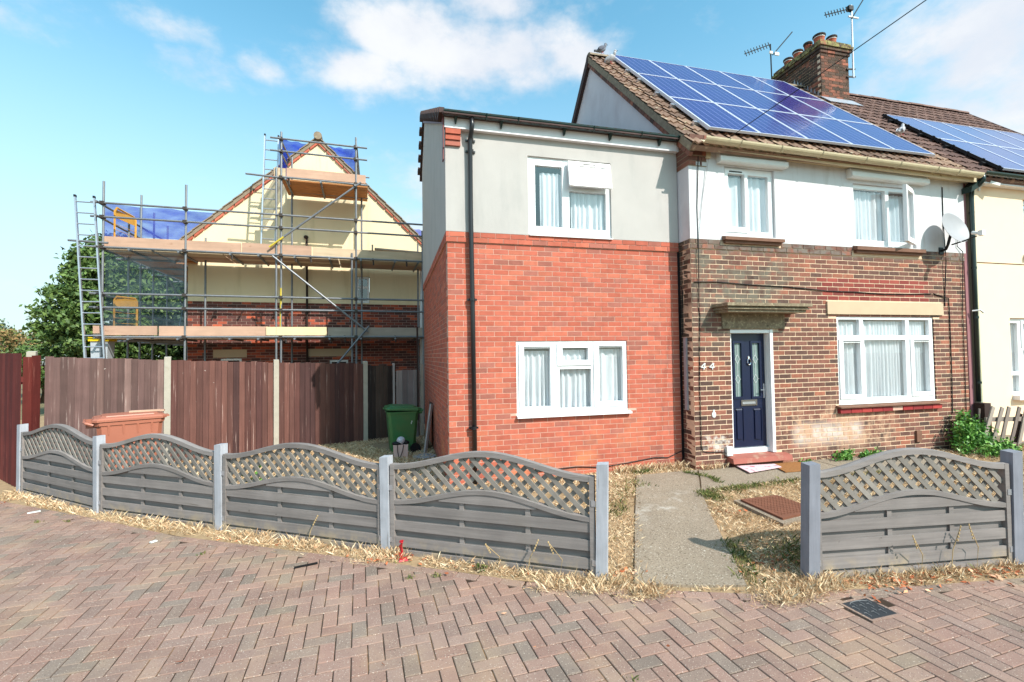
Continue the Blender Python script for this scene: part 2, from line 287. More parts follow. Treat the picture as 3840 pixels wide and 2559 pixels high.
MAT['straw'] = mat('dry_straw_grass', None, 0.9, 0, rv=0, cols=[(224, 198, 162), (212, 180, 144), (232, 212, 180), (196, 160, 124), (220, 190, 152), (184, 148, 110), (208, 186, 150)])
MAT['thatch'] = mat('brown_thatch_blade', None, 0.9, 0, cols=[(150, 118, 82), (128, 98, 66), (166, 134, 94), (112, 92, 58)])
MAT['green_blade'] = mat('green_grass_blade', None, 0.8, 0, cols=[(88, 98, 50), (112, 116, 62), (74, 90, 44), (136, 130, 78)])
MAT['leaf_litter'] = mat('fallen_leaf', None, 0.8, 0, cols=[(206, 124, 82), (190, 104, 66), (216, 150, 112), (168, 92, 58), (222, 170, 136), (150, 84, 56)])
MAT['leaf'] = mat('tree_leaf', None, 0.55, 0, cols=[(72, 96, 46), (88, 112, 54), (60, 84, 40), (108, 130, 66), (78, 102, 48), (96, 118, 60)], spec=.4)
MAT['leaf_dark'] = mat('dark_hedge_leaf', None, 0.6, 0, cols=[(44, 66, 38), (56, 80, 44), (38, 58, 34), (66, 88, 50)], spec=.4)
MAT['leaf_brown'] = mat('browning_leaf', None, 0.7, 0, cols=[(140, 116, 74), (156, 122, 80), (112, 112, 62), (128, 104, 66), (104, 116, 66)])
MAT['leaf_bush'] = mat('bright_shrub_leaf', None, 0.45, 0, cols=[(84, 134, 52), (106, 156, 66), (70, 118, 46), (132, 172, 84), (92, 142, 58)], spec=.5)
for k in ('leaf', 'leaf_dark', 'leaf_brown', 'leaf_bush'):
    MAT[k].b.inputs['Transmission Weight'].default_value = 0.0
MAT['bark'] = mat('bark', (92, 76, 60), 0.95, 0.3, 10, 0.6, 30)
MAT['stem'] = mat('dry_stem', (176, 150, 110), 0.9, 0.2, 8)
MAT['bin_orange'] = mat('terracotta_bin_plastic', (170, 105, 84), 0.45, 0.06, 5, spec=.4)
MAT['bin_green'] = mat('green_bin_plastic', (58, 112, 66), 0.4, 0.12, 5, spec=.45)
layer(MAT['bin_green'], (96, 104, 62), mul(MAT['bin_green'], nmask(MAT['bin_green'], 1.6, 0.45, 0.7), .5))
MAT['bag'] = mat('pink_card', (222, 186, 178), 0.6, 0.03, 5)
MAT['foil'] = mat('silver_black_balloon', None, 0.3, 0.5, 26, cols=[(190, 190, 200)])
MAT['rust'] = mat('rusty_chequer_plate', (128, 84, 66), 0.75, 0.2, 8, 0.3, 60, metal=.2)
MAT['iron'] = mat('black_cast_cover', (58, 60, 64), 0.6, 0.15, 9, 0.3, 80, metal=.2)
MAT['iron_light'] = mat('worn_cover_rib', (112, 112, 114), 0.6, 0.15, 9, metal=.2)
MAT['mat_brown'] = mat('brown_coir_mat', (150, 102, 60), 1.0, 0.3, 40, 1.0, 200)
MAT['mat_pink'] = mat('pale_pink_rug', (222, 190, 196), 1.0, 0.05, 9, 0.5, 150)
layer(MAT['mat_pink'], (196, 104, 116), nmask(MAT['mat_pink'], 13, 0.56, 0.66)); layer(MAT['mat_pink'], (120, 104, 112), nmask(MAT['mat_pink'], 9, 0.66, 0.74))
MAT['picket'] = mat('weathered_picket_wood', None, 0.9, 0.15, 4, 0.4, 0, cols=[(136, 124, 116), (120, 108, 102), (150, 138, 128)], grain=(22, 22, 1.6), gvar=.3)
MAT['dark_wood'] = mat('dark_brown_wood', (58, 44, 40), 0.85, 0.2, 5)
MAT['red_strip'] = mat('red_plastic_strip', (178, 30, 44), 0.35, 0.1, 8, spec=.5)
MAT['inside'] = mat('dim_interior', (96, 92, 92), 0.9, 0.05, 2)
MAT['feather'] = mat('grey_feathers', None, 0.8, 0.2, 14, cols=[(104, 108, 120), (120, 122, 132), (92, 94, 106)])
MAT['feather_pale'] = mat('pale_grey_feathers', (178, 176, 180), 0.8, 0.2, 14)
MAT['tan_board'] = mat('tan_board', (216, 170, 104), 0.8, 0.1, 4)
MAT['grey_box'] = mat('grey_chute_plastic', (176, 182, 188), 0.5, 0.08, 4)
MAT['yellow_rim'] = mat('yellow_chute_rim', (230, 192, 30), 0.5, 0.06, 4)

def glass_mat(name, tint, refl=0.9):
    m = bpy.data.materials.new(name); m.use_nodes = True; nt = m.node_tree; nt.nodes.clear()
    tr = nd(nt, 'ShaderNodeBsdfTransparent'); tr.inputs[0].default_value = tint
    gl = nd(nt, 'ShaderNodeBsdfGlossy'); gl.inputs['Roughness'].default_value = 0.015; gl.inputs[0].default_value = (refl, refl, refl, 1)
    lw = nd(nt, 'ShaderNodeLayerWeight'); lw.inputs[0].default_value = 0.5
    fv = mth(nt, 'ADD', mth(nt, 'MULTIPLY', mth(nt, 'POWER', lw.outputs['Facing'], 4.0), 0.80), 0.13)
    mx = nd(nt, 'ShaderNodeMixShader'); nt.links.new(fv, mx.inputs[0]); nt.links.new(tr.outputs[0], mx.inputs[1]); nt.links.new(gl.outputs[0], mx.inputs[2])
    o = nd(nt, 'ShaderNodeOutputMaterial'); nt.links.new(mx.outputs[0], o.inputs[0])
    M = Mt(); M.m = m; return M
MAT['glass'] = glass_mat('window_glass', (0.93, 0.96, 0.97, 1))
MAT['obscure'] = mat('obscured_green_glass', (120, 138, 136), 0.22, 0.2, 5, spec=.6)
MAT['frosted'] = mat('white_obscured_pane', (226, 228, 230), 0.3, 0.02, 5, spec=.5)
def see_through(name, c, alpha, rough=.8, transl=0.5, lines=None):
    m = bpy.data.materials.new(name); m.use_nodes = True; nt = m.node_tree; nt.nodes.clear()
    tr = nd(nt, 'ShaderNodeBsdfTransparent'); df = nd(nt, 'ShaderNodeBsdfDiffuse'); df.inputs[0].default_value = lin(c)
    tl = nd(nt, 'ShaderNodeBsdfTranslucent'); tl.inputs[0].default_value = lin(c)
    m0 = nd(nt, 'ShaderNodeMixShader'); m0.inputs[0].default_value = transl; nt.links.new(df.outputs[0], m0.inputs[1]); nt.links.new(tl.outputs[0], m0.inputs[2])
    mx = nd(nt, 'ShaderNodeMixShader'); nt.links.new(tr.outputs[0], mx.inputs[1]); nt.links.new(m0.outputs[0], mx.inputs[2])
    geo = nd(nt, 'ShaderNodeNewGeometry')
    mp = nd(nt, 'ShaderNodeMapping'); nt.links.new(geo.outputs['Position'], mp.inputs[0]); mp.inputs['Scale'].default_value = (1, 1, 2.5) if lines is None else lines
    n = noise(nt, mp.outputs[0], 2.5, 4)
    k = mth(nt, 'ADD', mth(nt, 'MULTIPLY', mth(nt, 'SUBTRACT', n, .5), .8), alpha, clamp=True); nt.links.new(k, mx.inputs[0])
    o = nd(nt, 'ShaderNodeOutputMaterial'); nt.links.new(mx.outputs[0], o.inputs[0])
    M = Mt(); M.m = m; return M
MAT['net'] = see_through('net_curtain_lace', (246, 247, 250), 0.98, transl=.22, lines=(9, 9, .7))
MAT['blue_net'] = see_through('blue_debris_net', (52, 72, 190), 0.80, transl=.5)
MAT['blue_net_light'] = see_through('pale_blue_debris_net', (86, 102, 200), 0.74, transl=.5)
MAT['grey_net'] = see_through('grey_green_debris_net', (96, 118, 128), 0.30, transl=.4)

def solar_mat(name, base, linec, nx, nz):
    M = mat(name, base, 0.16, 0.10, 1.2, spec=.3)
    nt = M.nt; tc = nd(nt, 'ShaderNodeTexCoord'); s = nd(nt, 'ShaderNodeSeparateXYZ'); nt.links.new(tc.outputs['Generated'], s.inputs[0])
    def lines(o, n, w):
        f = mth(nt, 'FRACT', mth(nt, 'MULTIPLY', o, n)); return mth(nt, 'GREATER_THAN', mth(nt, 'ABSOLUTE', mth(nt, 'SUBTRACT', f, 0.5)), 0.5-w)
    a = lines(s.outputs[0], nx, 0.055); b = lines(s.outputs[2], nz, 0.028); c = lines(s.outputs[0], nx*3, 0.035)
    k = mth(nt, 'MAXIMUM', a, mth(nt, 'MULTIPLY', b, 0.45)); k = mth(nt, 'MAXIMUM', k, mth(nt, 'MULTIPLY', c, 0.22))
    layer(M, linec, mth(nt, 'MULTIPLY', k, 0.55))
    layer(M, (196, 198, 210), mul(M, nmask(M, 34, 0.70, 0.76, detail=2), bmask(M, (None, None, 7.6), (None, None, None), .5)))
    M.b.inputs['Coat Weight'].default_value = 0.1; M.b.inputs['Coat Roughness'].default_value = 0.03
    return M
MAT['solar'] = solar_mat('blue_solar_cells', (42, 34, 106), (132, 136, 192), 6, 10)
MAT['solar2'] = solar_mat('hazy_blue_solar_cells', (82, 78, 126), (104, 110, 168), 6, 10)

# ------------------------------------------------------------------ mesh building
class MB:
    def __init__(s, X=None): s.v = []; s.f = []; s.r = []; s.rv = 0.0; s.X = X
    def add(s, vs, fs):
        o = len(s.v)
        if s.X is not None: vs = [tuple(s.X @ Vector(q)) for q in vs]
        s.v += [tuple(q) for q in vs]; s.f += [tuple(i+o for i in f) for f in fs]; s.r += [s.rv]*len(fs)
    def hexa(s, p):   # 0-3 bottom ring, 4-7 top ring
        s.add(p, [(3, 2, 1, 0), (4, 5, 6, 7), (0, 1, 5, 4), (1, 2, 6, 5), (2, 3, 7, 6), (3, 0, 4, 7)])
    def box(s, x0, x1, y0, y1, z0, z1):
        s.hexa([(x0, y0, z0), (x1, y0, z0), (x1, y1, z0), (x0, y1, z0), (x0, y0, z1), (x1, y0, z1), (x1, y1, z1), (x0, y1, z1)])
    def quad(s, a, b, c, d): s.add([a, b, c, d], [(0, 1, 2, 3)])
    def bar(s, a, b, w, h, up=(0, 0, 1)):
        a, b = Vector(a), Vector(b); d = (b-a).normalized(); u = Vector(up); x = d.cross(u)
        if x.length < 1e-4: x = d.cross(Vector((1, 0, 0)))
        x.normalize(); y = x.cross(d).normalized(); x = x*(w/2); y = y*(h/2)
        s.hexa([a-x-y, a+x-y, b+x-y, b-x-y, a-x+y, a+x+y, b+x+y, b-x+y])
    def tube(s, a, b, r, n=8, r2=None, caps=True):
        a, b = Vector(a), Vector(b); d = (b-a).normalized(); x = d.cross(Vector((0, 0, 1)))
        if x.length < 1e-4: x = Vector((1, 0, 0))
        x.normalize(); y = d.cross(x); r2 = r if r2 is None else r2; vs = []
        for p, q in ((a, r), (b, r2)):
            for i in range(n):
                t = 2*math.pi*i/n; vs.append(p + x*(q*math.cos(t)) + y*(q*math.sin(t)))
        fs = [(i, (i+1) % n, n+(i+1) % n, n+i) for i in range(n)]
        if caps: fs += [tuple(range(n-1, -1, -1)), tuple(range(n, 2*n))]
        s.add(vs, fs)
    def path(s, pts, r, n=6):
        pts = [Vector(p) for p in pts]; vs = []
        for k, p in enumerate(pts):
            d = (pts[min(k+1, len(pts)-1)] - pts[max(k-1, 0)]).normalized(); x = d.cross(Vector((0.01, 0.02, 1)))
            if x.length < 1e-3: x = d.cross(Vector((1, 0, 0)))
            x.normalize(); y = d.cross(x)
            for i in range(n):
                t = 2*math.pi*i/n; vs.append(p + x*(r*math.cos(t)) + y*(r*math.sin(t)))
        fs = [(k*n+i, k*n+(i+1) % n, (k+1)*n+(i+1) % n, (k+1)*n+i) for k in range(len(pts)-1) for i in range(n)]
        fs += [tuple(range(n-1, -1, -1)), tuple(range((len(pts)-1)*n, len(pts)*n))]
        s.add(vs, fs)
    def lathe(s, prof, c, n=16, axis=None):
        vs = []; 
        for r, z in prof:
            for i in range(n):
                t = 2*math.pi*i/n; q = Vector((r*math.cos(t), r*math.sin(t), z))
                if axis is not None: q = axis @ q
                vs.append(q + Vector(c))
        k = len(prof)
        fs = [(j*n+i, j*n+(i+1) % n, (j+1)*n+(i+1) % n, (j+1)*n+i) for j in range(k-1) for i in range(n)]
        if prof[0][0] > 1e-5: fs.append(tuple(range(n-1, -1, -1)))
        if prof[-1][0] > 1e-5: fs.append(tuple(range((k-1)*n, k*n)))
        s.add(vs, fs)
    def ell(s, c, rr, n=8, m=6, rot=None):
        vs = []
        for j in range(m+1):
            ph = -math.pi/2 + math.pi*j/m
            for i in range(n):
                t = 2*math.pi*i/n; q = Vector((rr[0]*math.cos(ph)*math.cos(t), rr[1]*math.cos(ph)*math.sin(t), rr[2]*math.sin(ph)))
                if rot is not None: q = rot @ q
                vs.append(q + Vector(c))
        s.add(vs, [(j*n+i, j*n+(i+1) % n, (j+1)*n+(i+1) % n, (j+1)*n+i) for j in range(m) for i in range(n)])
    def prism(s, poly, mapf, a, b):
        n = len(poly); vs = [mapf(u, v, a) for u, v in poly] + [mapf(u, v, b) for u, v in poly]
        s.add(vs, [tuple(range(n)), tuple(range(2*n-1, n-1, -1))] + [(i, (i+1) % n, n+(i+1) % n, n+i) for i in range(n)])
    def slab(s, u0, u1, v0, v1, holes, mapf, a, b):
        """front at w=a, back at w=b, rectangular holes (u0,u1,v0,v1) with reveals"""
        us = sorted(set([u0, u1] + [min(max(h[i], u0), u1) for h in holes for i in (0, 1)])); vs = sorted(set([v0, v1] + [min(max(h[i], v0), v1) for h in holes for i in (2, 3)]))
        inh = lambda u, v: any(h[0] < u < h[1] and h[2] < v < h[3] for h in holes)
        g = {}
        for i in range(len(us)-1):
            for j in range(len(vs)-1):
                g[i, j] = not inh((us[i]+us[i+1])/2, (vs[j]+vs[j+1])/2)
        for (i, j), ok in g.items():
            if not ok: continue
            p = [(us[i], vs[j]), (us[i+1], vs[j]), (us[i+1], vs[j+1]), (us[i], vs[j+1])]
            s.quad(*[mapf(u, v, a) for u, v in p]); s.quad(*[mapf(u, v, b) for u, v in reversed(p)])
            for (di, dj, e) in ((-1, 0, (3, 0)), (1, 0, (1, 2)), (0, -1, (0, 1)), (0, 1, (2, 3))):
                if not g.get((i+di, j+dj), False):
                    q0, q1 = p[e[0]], p[e[1]]
                    s.quad(mapf(*q0, a), mapf(*q0, b), mapf(*q1, b), mapf(*q1, a))

ORG = {}
def thing(name, label, cat, loc=(0, 0, 0), rot=0.0, group=None, local=False):
    o = bpy.data.objects.new(name, None); COL.objects.link(o); o.location = loc; o.rotation_euler = (0, 0, rot)
    o.empty_display_size = 0.2; o['label'] = label; o['category'] = cat
    if group: o['group'] = group
    ORG[o.name] = Vector((0, 0, 0)) if local else Vector(loc)
    return o
def newmesh(name, V, F, m, R=None, smooth=False):
    me = bpy.data.meshes.new(name); me.from_pydata(V, [], F); me.materials.append(m.m)
    if R is not None and any(R):
        a = me.attributes.new('rnd', 'FLOAT', 'FACE'); a.data.foreach_set('value', R)
    if smooth: me.polygons.foreach_set('use_smooth', [True]*len(me.polygons))
    return me
def part(name, mb, m, parent=None, label=None, kind=None, smooth=False, base=False):
    if not mb.v: return None
    A = np.array(mb.v, dtype=float); lo, hi = A.min(0), A.max(0)
    o = (lo+hi)/2
    if base or parent is None: o[2] = lo[2]
    A -= o
    ob = bpy.data.objects.new(name, newmesh(name, A.tolist(), mb.f, MAT[m] if isinstance(m, str) else m, mb.r, smooth)); COL.objects.link(ob)
    po = ORG[parent.name] if parent is not None else Vector((0, 0, 0))
    ob.location = Vector(o) - po; ob.parent = parent; ORG[ob.name] = Vector(o)
    if label: ob['label'] = label
    if kind: ob['kind'] = kind
    return ob
def single(name, mb, m, label, cat, group=None, smooth=False, kind=None):
    o = part(name, mb, m, None, label, kind, smooth)
    if cat: o['category'] = cat
    if group: o['group'] = group
    return o
def inst(name, mesh, loc, parent, rot=None):
    ob = bpy.data.objects.new(name, mesh); COL.objects.link(ob); ob.location = Vector(loc) - ORG[parent.name]; ob.parent = parent
    if rot is not None: ob.rotation_euler = rot
    ORG[ob.name] = Vector(loc)
    return ob
def npobj(name, V, F, m, R=None, parent=None, kind=None, loc=None):
    me = bpy.data.meshes.new(name); n, k = F.shape
    me.vertices.add(len(V)); me.vertices.foreach_set('co', V.astype(np.float32).ravel())
    me.loops.add(n*k); me.loops.foreach_set('vertex_index', F.astype(np.int32).ravel())
    me.polygons.add(n); me.polygons.foreach_set('loop_start', np.arange(0, n*k, k, dtype=np.int32))
    me.update(calc_edges=True)
    if R is not None:
        a = me.attributes.new('rnd', 'FLOAT', 'FACE'); a.data.foreach_set('value', R.astype(np.float32))
    me.materials.append(MAT[m].m)
    ob = bpy.data.objects.new(name, me); COL.objects.link(ob)
    if kind: ob['kind'] = kind
    if parent is not None: ob.parent = parent; ob.location = -ORG[parent.name]
    ORG[ob.name] = Vector((0, 0, 0))
    return ob
def copy_tree(o, parent=None):
    c = o.copy(); COL.objects.link(c)
    if parent is not None: c.parent = parent
    ORG[c.name] = ORG.get(o.name, Vector((0, 0, 0)))
    for ch in list(o.children): copy_tree(ch, c)
    return c
def mF(Y):            # front wall facing -y : (u,v,w) -> x, z, outwards
    return lambda u, v, w: (u, Y-w, v)
def mL(X):            # side wall facing -x : u runs along y
    return lambda u, v, w: (X-w, u, v)

# ------------------------------------------------------------------ ground
YB = [(-12, 7.0), (-9, 4.35), (-7.2, 2.45), (-6.05, 1.47), (-4.2, .15), (-3.1, -.70), (-.38, -2.31), (.32, -2.76), (1.1, -3.11), (2.07, -3.47), (3.37, -3.70), (4.36, -3.84), (7, -4.05), (13, -4.5)]
XB = np.array([p[0] for p in YB]); YBv = np.array([p[1] for p in YB])
def yb(x): return np.interp(x, XB, YBv)
def gz(x, y): return np.clip(0.035*(y - yb(x)), 0.0, 0.115)
g = MB(); g.quad((-300, -300, -.03), (300, -300, -.03), (300, 300, -.03), (-300, 300, -.03))
part('ground', g, 'earth', kind='structure')
# brick paving: base of jointing sand and every brick laid on it
g = MB(); g.quad((-16, -12, -.0065), (14, -12, -.0065), (14, 9, -.0065), (-16, 9, -.0065))
paving = part('paving', g, 'joint', kind='structure')
TH = 0.067; pa = Vector((math.cos(TH), math.sin(TH), 0)); pb = Vector((math.sin(TH), -math.cos(TH), 0)); P0 = Vector((-0.132, -3.048, 0)); PW = 0.1025
def paver_mesh(l, w):
    mb = MB(); x, y, c = l/2, w/2, .0035
    vs = [(-x, -y, -.02), (x, -y, -.02), (x, y, -.02), (-x, y, -.02), (-x, -y, -c), (x, -y, -c), (x, y, -c), (-x, y, -c), (-x+c, -y+c, 0), (x-c, -y+c, 0), (x-c, y-c, 0), (-x+c, y-c, 0)]
    mb.add(vs, [(0, 1, 5, 4), (1, 2, 6, 5), (2, 3, 7, 6), (3, 0, 4, 7), (4, 5, 9, 8), (5, 6, 10, 9), (6, 7, 11, 10), (7, 4, 8, 11), (8, 9, 10, 11)])
    return mb
pm = paver_mesh(.1985, .0958)
pme = newmesh('paver', pm.v, pm.f, MAT['paver'])
cands = []
for n in range(-75, 76):
    for m_ in range(-60, 61):
        for kind in (0, 1):
            i, j = -n + 2*m_, n + 2*m_
            cx_, cy_ = (i+1, j+.5) if kind == 0 else (i+2.5, j+1)
            c = P0 + pa*(PW*cx_) + pb*(PW*cy_)
            if c.y > yb(c.x) - .055 or c.y < -6.35 or c.x < -11.5 or c.x > 9.6: continue
            q = c - CAM; z = q.dot(CF_)
            if z < .45: continue
            px = 1920 + FPX*q.dot(CR_)/z
            if px < -2300 or px > 6100: continue
            if 2.52 < c.x < 2.81 and -3.99 < c.y < -3.72: continue
            vis = -100 < px < 3940 and 1279.5 - FPX*q.dot(CU_)/z < 2620
            cands.append(((z if vis else z+50), c, TH if kind == 0 else TH - math.pi/2))
cands.sort(key=lambda t: t[0])
for k, (z, c, a) in enumerate(cands[:292]):
    inst('paver', pme, (c.x, c.y, rng.uniform(-.0022, .0012)), paving, (rng.uniform(-.008, .008), rng.uniform(-.006, .006), a + rng.uniform(-.012, .012)))
big = MB()
for z, c, a in cands[292:]:
    big.X = Matrix.Translation((c.x, c.y, rng.uniform(-.0022, .0012))) @ Matrix.Rotation(a + rng.uniform(-.012, .012), 4, 'Z') @ Matrix.Rotation(rng.uniform(-.007, .007), 4, 'X')
    big.rv = rng.random(); big.add(pm.v, pm.f)
# border course along the verge
for k in range(1, len(YB)-2):
    a, b = Vector((*YB[k], 0)), Vector((*YB[k+1], 0)); L = (b-a).length; nb = max(1, round(L/.203)); ang = math.atan2(b.y-a.y, b.x-a.x)
    for i in range(nb):
        c = a.lerp(b, (i+.5)/nb) + Vector((math.sin(ang), -math.cos(ang), 0))*.055
        big.X = Matrix.Translation((c.x, c.y, .004 + rng.uniform(-.001, .001))) @ Matrix.Rotation(ang + rng.uniform(-.015, .015), 4, 'Z'); big.rv = rng.random(); big.add(pm.v, pm.f)
part('pavers', big, 'paver', paving, kind='stuff')
# garden soil
g = MB(); xs = np.concatenate([np.arange(-12, 13.01, .25)]); T = np.linspace(0, 1, 26)**1.6
for x in xs:
    y0 = yb(x) - .01; y1 = 14.0
    for t in T:
        y = y0 + (y1-y0)*t; g.v.append((x, y, float(gz(x, y)) + .003 + (0.006*math.sin(x*9+y*7) if t > 0 else 0)))
nT = len(T)
for i in range(len(xs)-1):
    for j in range(nT-1):
        g.f.append((i*nT+j, (i+1)*nT+j, (i+1)*nT+j+1, i*nT+j+1)); g.r.append(0)
lawn = part('lawn', g, 'soil', kind='structure', smooth=True)
# concrete path: three poured slabs
def ground_poly(mb, poly, h):
    vs = [(x, y, float(gz(x, y)) + h) for x, y in poly] + [(x, y, float(gz(x, y)) - .05) for x, y in poly]; n = len(poly)
    mb.add(vs, [tuple(range(n))] + [(i, n+i, n+(i+1) % n, (i+1) % n) for i in range(n)])
pth = thing('path', 'concrete path', 'path', (2.4, -1.6, .03)); del pth['label']; del pth['category']; pth['kind'] = 'structure'
for poly in ([(1.17, -3.07), (1.52, -3.21), (2.02, -3.36), (2.62, -2.2), (3.15, -1.22), (3.45, -.78), (3.72, -.36), (2.70, -.36), (2.28, -1.1), (1.85, -1.85)],
             [(3.17, -1.22), (3.62, -1.14), (5.9, -1.12), (5.9, -.36), (3.745, -.36), (3.47, -.79)],
             [(5.92, -1.12), (8.3, -1.15), (8.3, -.36), (5.92, -.36)]):
    mb = MB(); ground_poly(mb, poly, .022); part('concrete_slab', mb, 'path', pth)

# ------------------------------------------------------------------ wall helpers
def brick_rects(u0, u1, v0, rows, course, pitch, joint, holes, v_top=None, off=0.0, cutmin=.014):
    out = []
    for k in range(rows):
        a, b = v0 + k*course, v0 + (k+1)*course - joint
        if v_top is not None and a > v_top - .02: break
        st = u0 - (pitch/2 if k % 2 else 0) + off
        ivs = []; u = st
        while u < u1:
            ivs.append((max(u, u0), min(u + pitch - joint, u1), a, b)); u += pitch
        for h in holes:
            new = []
            for (x0, x1, z0, z1) in ivs:
                ov = min(z1, h[3]) - max(z0, h[2])
                if ov <= 0.001 or x1 <= h[0] or x0 >= h[1]: new.append((x0, x1, z0, z1)); continue
                if ov < .6*(b-a):
                    if h[2] > z0: z1 = min(z1, h[2])
                    else: z0 = max(z0, h[3])
                    new.append((x0, x1, z0, z1)); continue
                if x0 < h[0]: new.append((x0, h[0], z0, z1))
                if x1 > h[1]: new.append((h[1], x1, z0, z1))
            ivs = new
        out += [q for q in ivs if q[1]-q[0] > cutmin and q[3]-q[2] > .012]
    return out
def brick_box(mb, r, mapf, w=0.0, d=.02):
    e = [rng.uniform(-.0012, .0016) for _ in range(4)]
    p = [mapf(r[0], r[2], w+e[0]), mapf(r[1], r[2], w+e[1]), mapf(r[1], r[3], w+e[2]), mapf(r[0], r[3], w+e[3]), mapf(r[0], r[2], w-d), mapf(r[1], r[2], w-d), mapf(r[1], r[3], w-d), mapf(r[0], r[3], w-d)]
    mb.add(p, [(0, 1, 2, 3), (0, 4, 5, 1), (1, 5, 6, 2), (2, 6, 7, 3), (3, 7, 4, 0)])
def lay_bricks(items, parent, m, limit, name='brick', skip=lambda c: False):
    """items: (rect, mapf, w). largest `limit` in view become parts, the rest one stuff part"""
    sc = []
    for it in items:
        r, mp, w = it[:3]; c = Vector(mp((r[0]+r[1])/2, (r[2]+r[3])/2, w)); x, y, z = projpx(c)
        a = (r[1]-r[0])*(r[3]-r[2])/(z*z) if 0 < x < 3840 and 0 < y < 2559 and not skip(c) else 0
        if len(it) > 3: a *= it[3]
        sc.append(a)
    order = sorted(range(len(items)), key=lambda i: -sc[i]); cache = {}
    rest = MB()
    for n, i in enumerate(order):
        r, mp, w = items[i][:3]
        if n < limit and sc[i] > 0:
            key = (round(r[1]-r[0], 3), round(r[3]-r[2], 3), id(mp), w)
            c = Vector(mp((r[0]+r[1])/2, (r[2]+r[3])/2, w))
            if key not in cache:
                mb = MB(); brick_box(mb, r, mp, w); cache[key] = newmesh(name, [tuple(Vector(v)-c) for v in mb.v], mb.f, MAT[m])
            inst(name, cache[key], c, parent)
        else:
            rest.rv = rng.random(); brick_box(rest, r, mp, w)
    if rest.v: part(name + 'work', rest, m, parent, kind='stuff')
def curtain(parent, u0, u1, z0, z1, Y, wl=.10, amp=.028, seed=0, scal=0.02, m='net'):
    r = random.Random(seed); mb = MB(); n = max(12, int((u1-u0)/.014)); ph = 0; pts = []
    k = 1.0; q = 1.0
    for i in range(n+1):
        if i % 7 == 0: k = r.uniform(.45, 1.7); q = r.uniform(.45, 1.25)
        u = u0 + (u1-u0)*i/n; ph += (u1-u0)/n*2*math.pi/wl*k
        pts.append((u, amp*q*math.sin(ph), scal*abs(math.sin(u*22))))
    vs = []
    for u, d, s_ in pts:
        vs += [(u, Y + d*.6, z1), (u, Y + d, (z0+z1)/2), (u + d*.3, Y + d*1.1, z0 + s_)]
    mb.add(vs, [(3*i+j, 3*i+3+j, 3*i+4+j, 3*i+1+j) for i in range(n) for j in (0, 1)])
    return part('net_curtain', mb, m, parent, smooth=True)
def window(parent, u0, u1, v0, v1, Yf, panes, depth=.06, sashes=(), vents=(), sill=None, curt=None, cseed=1, m='upvc', glass='glass', mapf=None):
    mp = mapf or mF(Yf); mb = MB(); mb.slab(u0, u1, v0, v1, panes, mp, 0, -depth)
    f = part('window', mb, m, parent)
    for (a, b, c, d) in sashes:             # opening lights stand proud of the frame
        hs = [p for p in panes if a < (p[0]+p[1])/2 < b and c < (p[2]+p[3])/2 < d]
        s = MB(); s.slab(a, b, c, d, hs, mp, .017, .0015); part('sash', s, m, f)
    for (a, b, c, d) in panes:
        s = MB(); s.quad(mp(a, c, -.03), mp(b, c, -.03), mp(b, d, -.03), mp(a, d, -.03)); part('pane', s, glass, f)
    for (a, b, c, d) in vents:
        s = MB(); s.slab(a, b, c, d, [], mp, .024, .0185); part('trickle_vent', s, 'black', f)
    if sill:
        s = MB(); p = sill; s.hexa([mp(p[0], p[2], p[4]), mp(p[1], p[2], p[4]), mp(p[1], p[2], -.02), mp(p[0], p[2], -.02), mp(p[0], p[3]-.012, p[4]), mp(p[1], p[3]-.012, p[4]), mp(p[1], p[3], .002), mp(p[0], p[3], .002)]); part('sill', s, m, f)
    if curt:
        for k, (a, b, c, d) in enumerate(curt): curtain(f, a + .03, b + .10, c, d, Yf + .09, seed=cseed*10+k)
    return f

# ------------------------------------------------------------------ red brick extension
ext = thing('house_extension', 'two storey extension of bright red brick with grey render above', 'house', (1.86, 2.6, .05))
LED = 3.55
eh_lo = (0.99, 2.775, 1.035, 2.125); eh_up = (1.205, 2.55, 3.705, 4.895)
CRS = .075
mb = MB(); mb.slab(0.0, 3.722, -.1, LED, [eh_lo], mF(0), -.0035, -.16); part('wall', mb, 'ext_mortar', ext)
mb = MB(); mb.slab(.16, 5.2, -.1, LED, [], mL(0), -.0035, -.15); part('side_wall', mb, 'ext_mortar', ext)
mb = MB(); mb.slab(-.015, 3.722, LED, LED+.15, [], mF(-.015), 0, -.16); part('wall', mb, 'ext_mortar', ext)
mb = MB(); mb.slab(.16, 5.2, LED, LED+.15, [], mL(-.015), 0, -.16); part('side_wall', mb, 'ext_mortar', ext)
mb = MB(); mb.slab(-.02, 3.722, LED+.15, 5.31, [eh_up], mF(-.02), 0, -.16); part('render_wall', mb, 'ext_render', ext)
poly = [(.14, LED+.15), (5.2, LED+.15), (5.2, 6.52), (4.12, 7.40), (.14, 5.42)]
mb = MB(); mb.prism(poly, mL(-.02), 0, -.16); part('render_wall', mb, 'ext_render', ext)
mb = MB(); mb.box(.3, 3.7, 5.04, 5.19, -.1, 6.4); part('rear_wall', mb, 'ext_mortar', ext)
items = []
F0, L0 = mF(0), mL(0)
for r in brick_rects(.001, 3.72, LED-46*CRS, 46, CRS, .225, .01, [eh_lo]):
    items.append((r, F0, 0.0))
for r in brick_rects(.012, 5.19, LED-46*CRS, 46, CRS, .225, .01, [], off=.11): items.append((r, L0, 0.0, .25))
F1_, L1_ = mF(-.022), mL(-.022)
for r in brick_rects(-.02, 3.72, LED+.003, 2, CRS, .225, .01, [(eh_up[0]-.01, eh_up[1]+.01, 3.69, 9)], off=-.06): items.append((r, F1_, 0.0))
for r in brick_rects(-.01, 5.19, LED+.003, 2, CRS, .225, .01, [], off=.05): items.append((r, L1_, 0.0, .25))
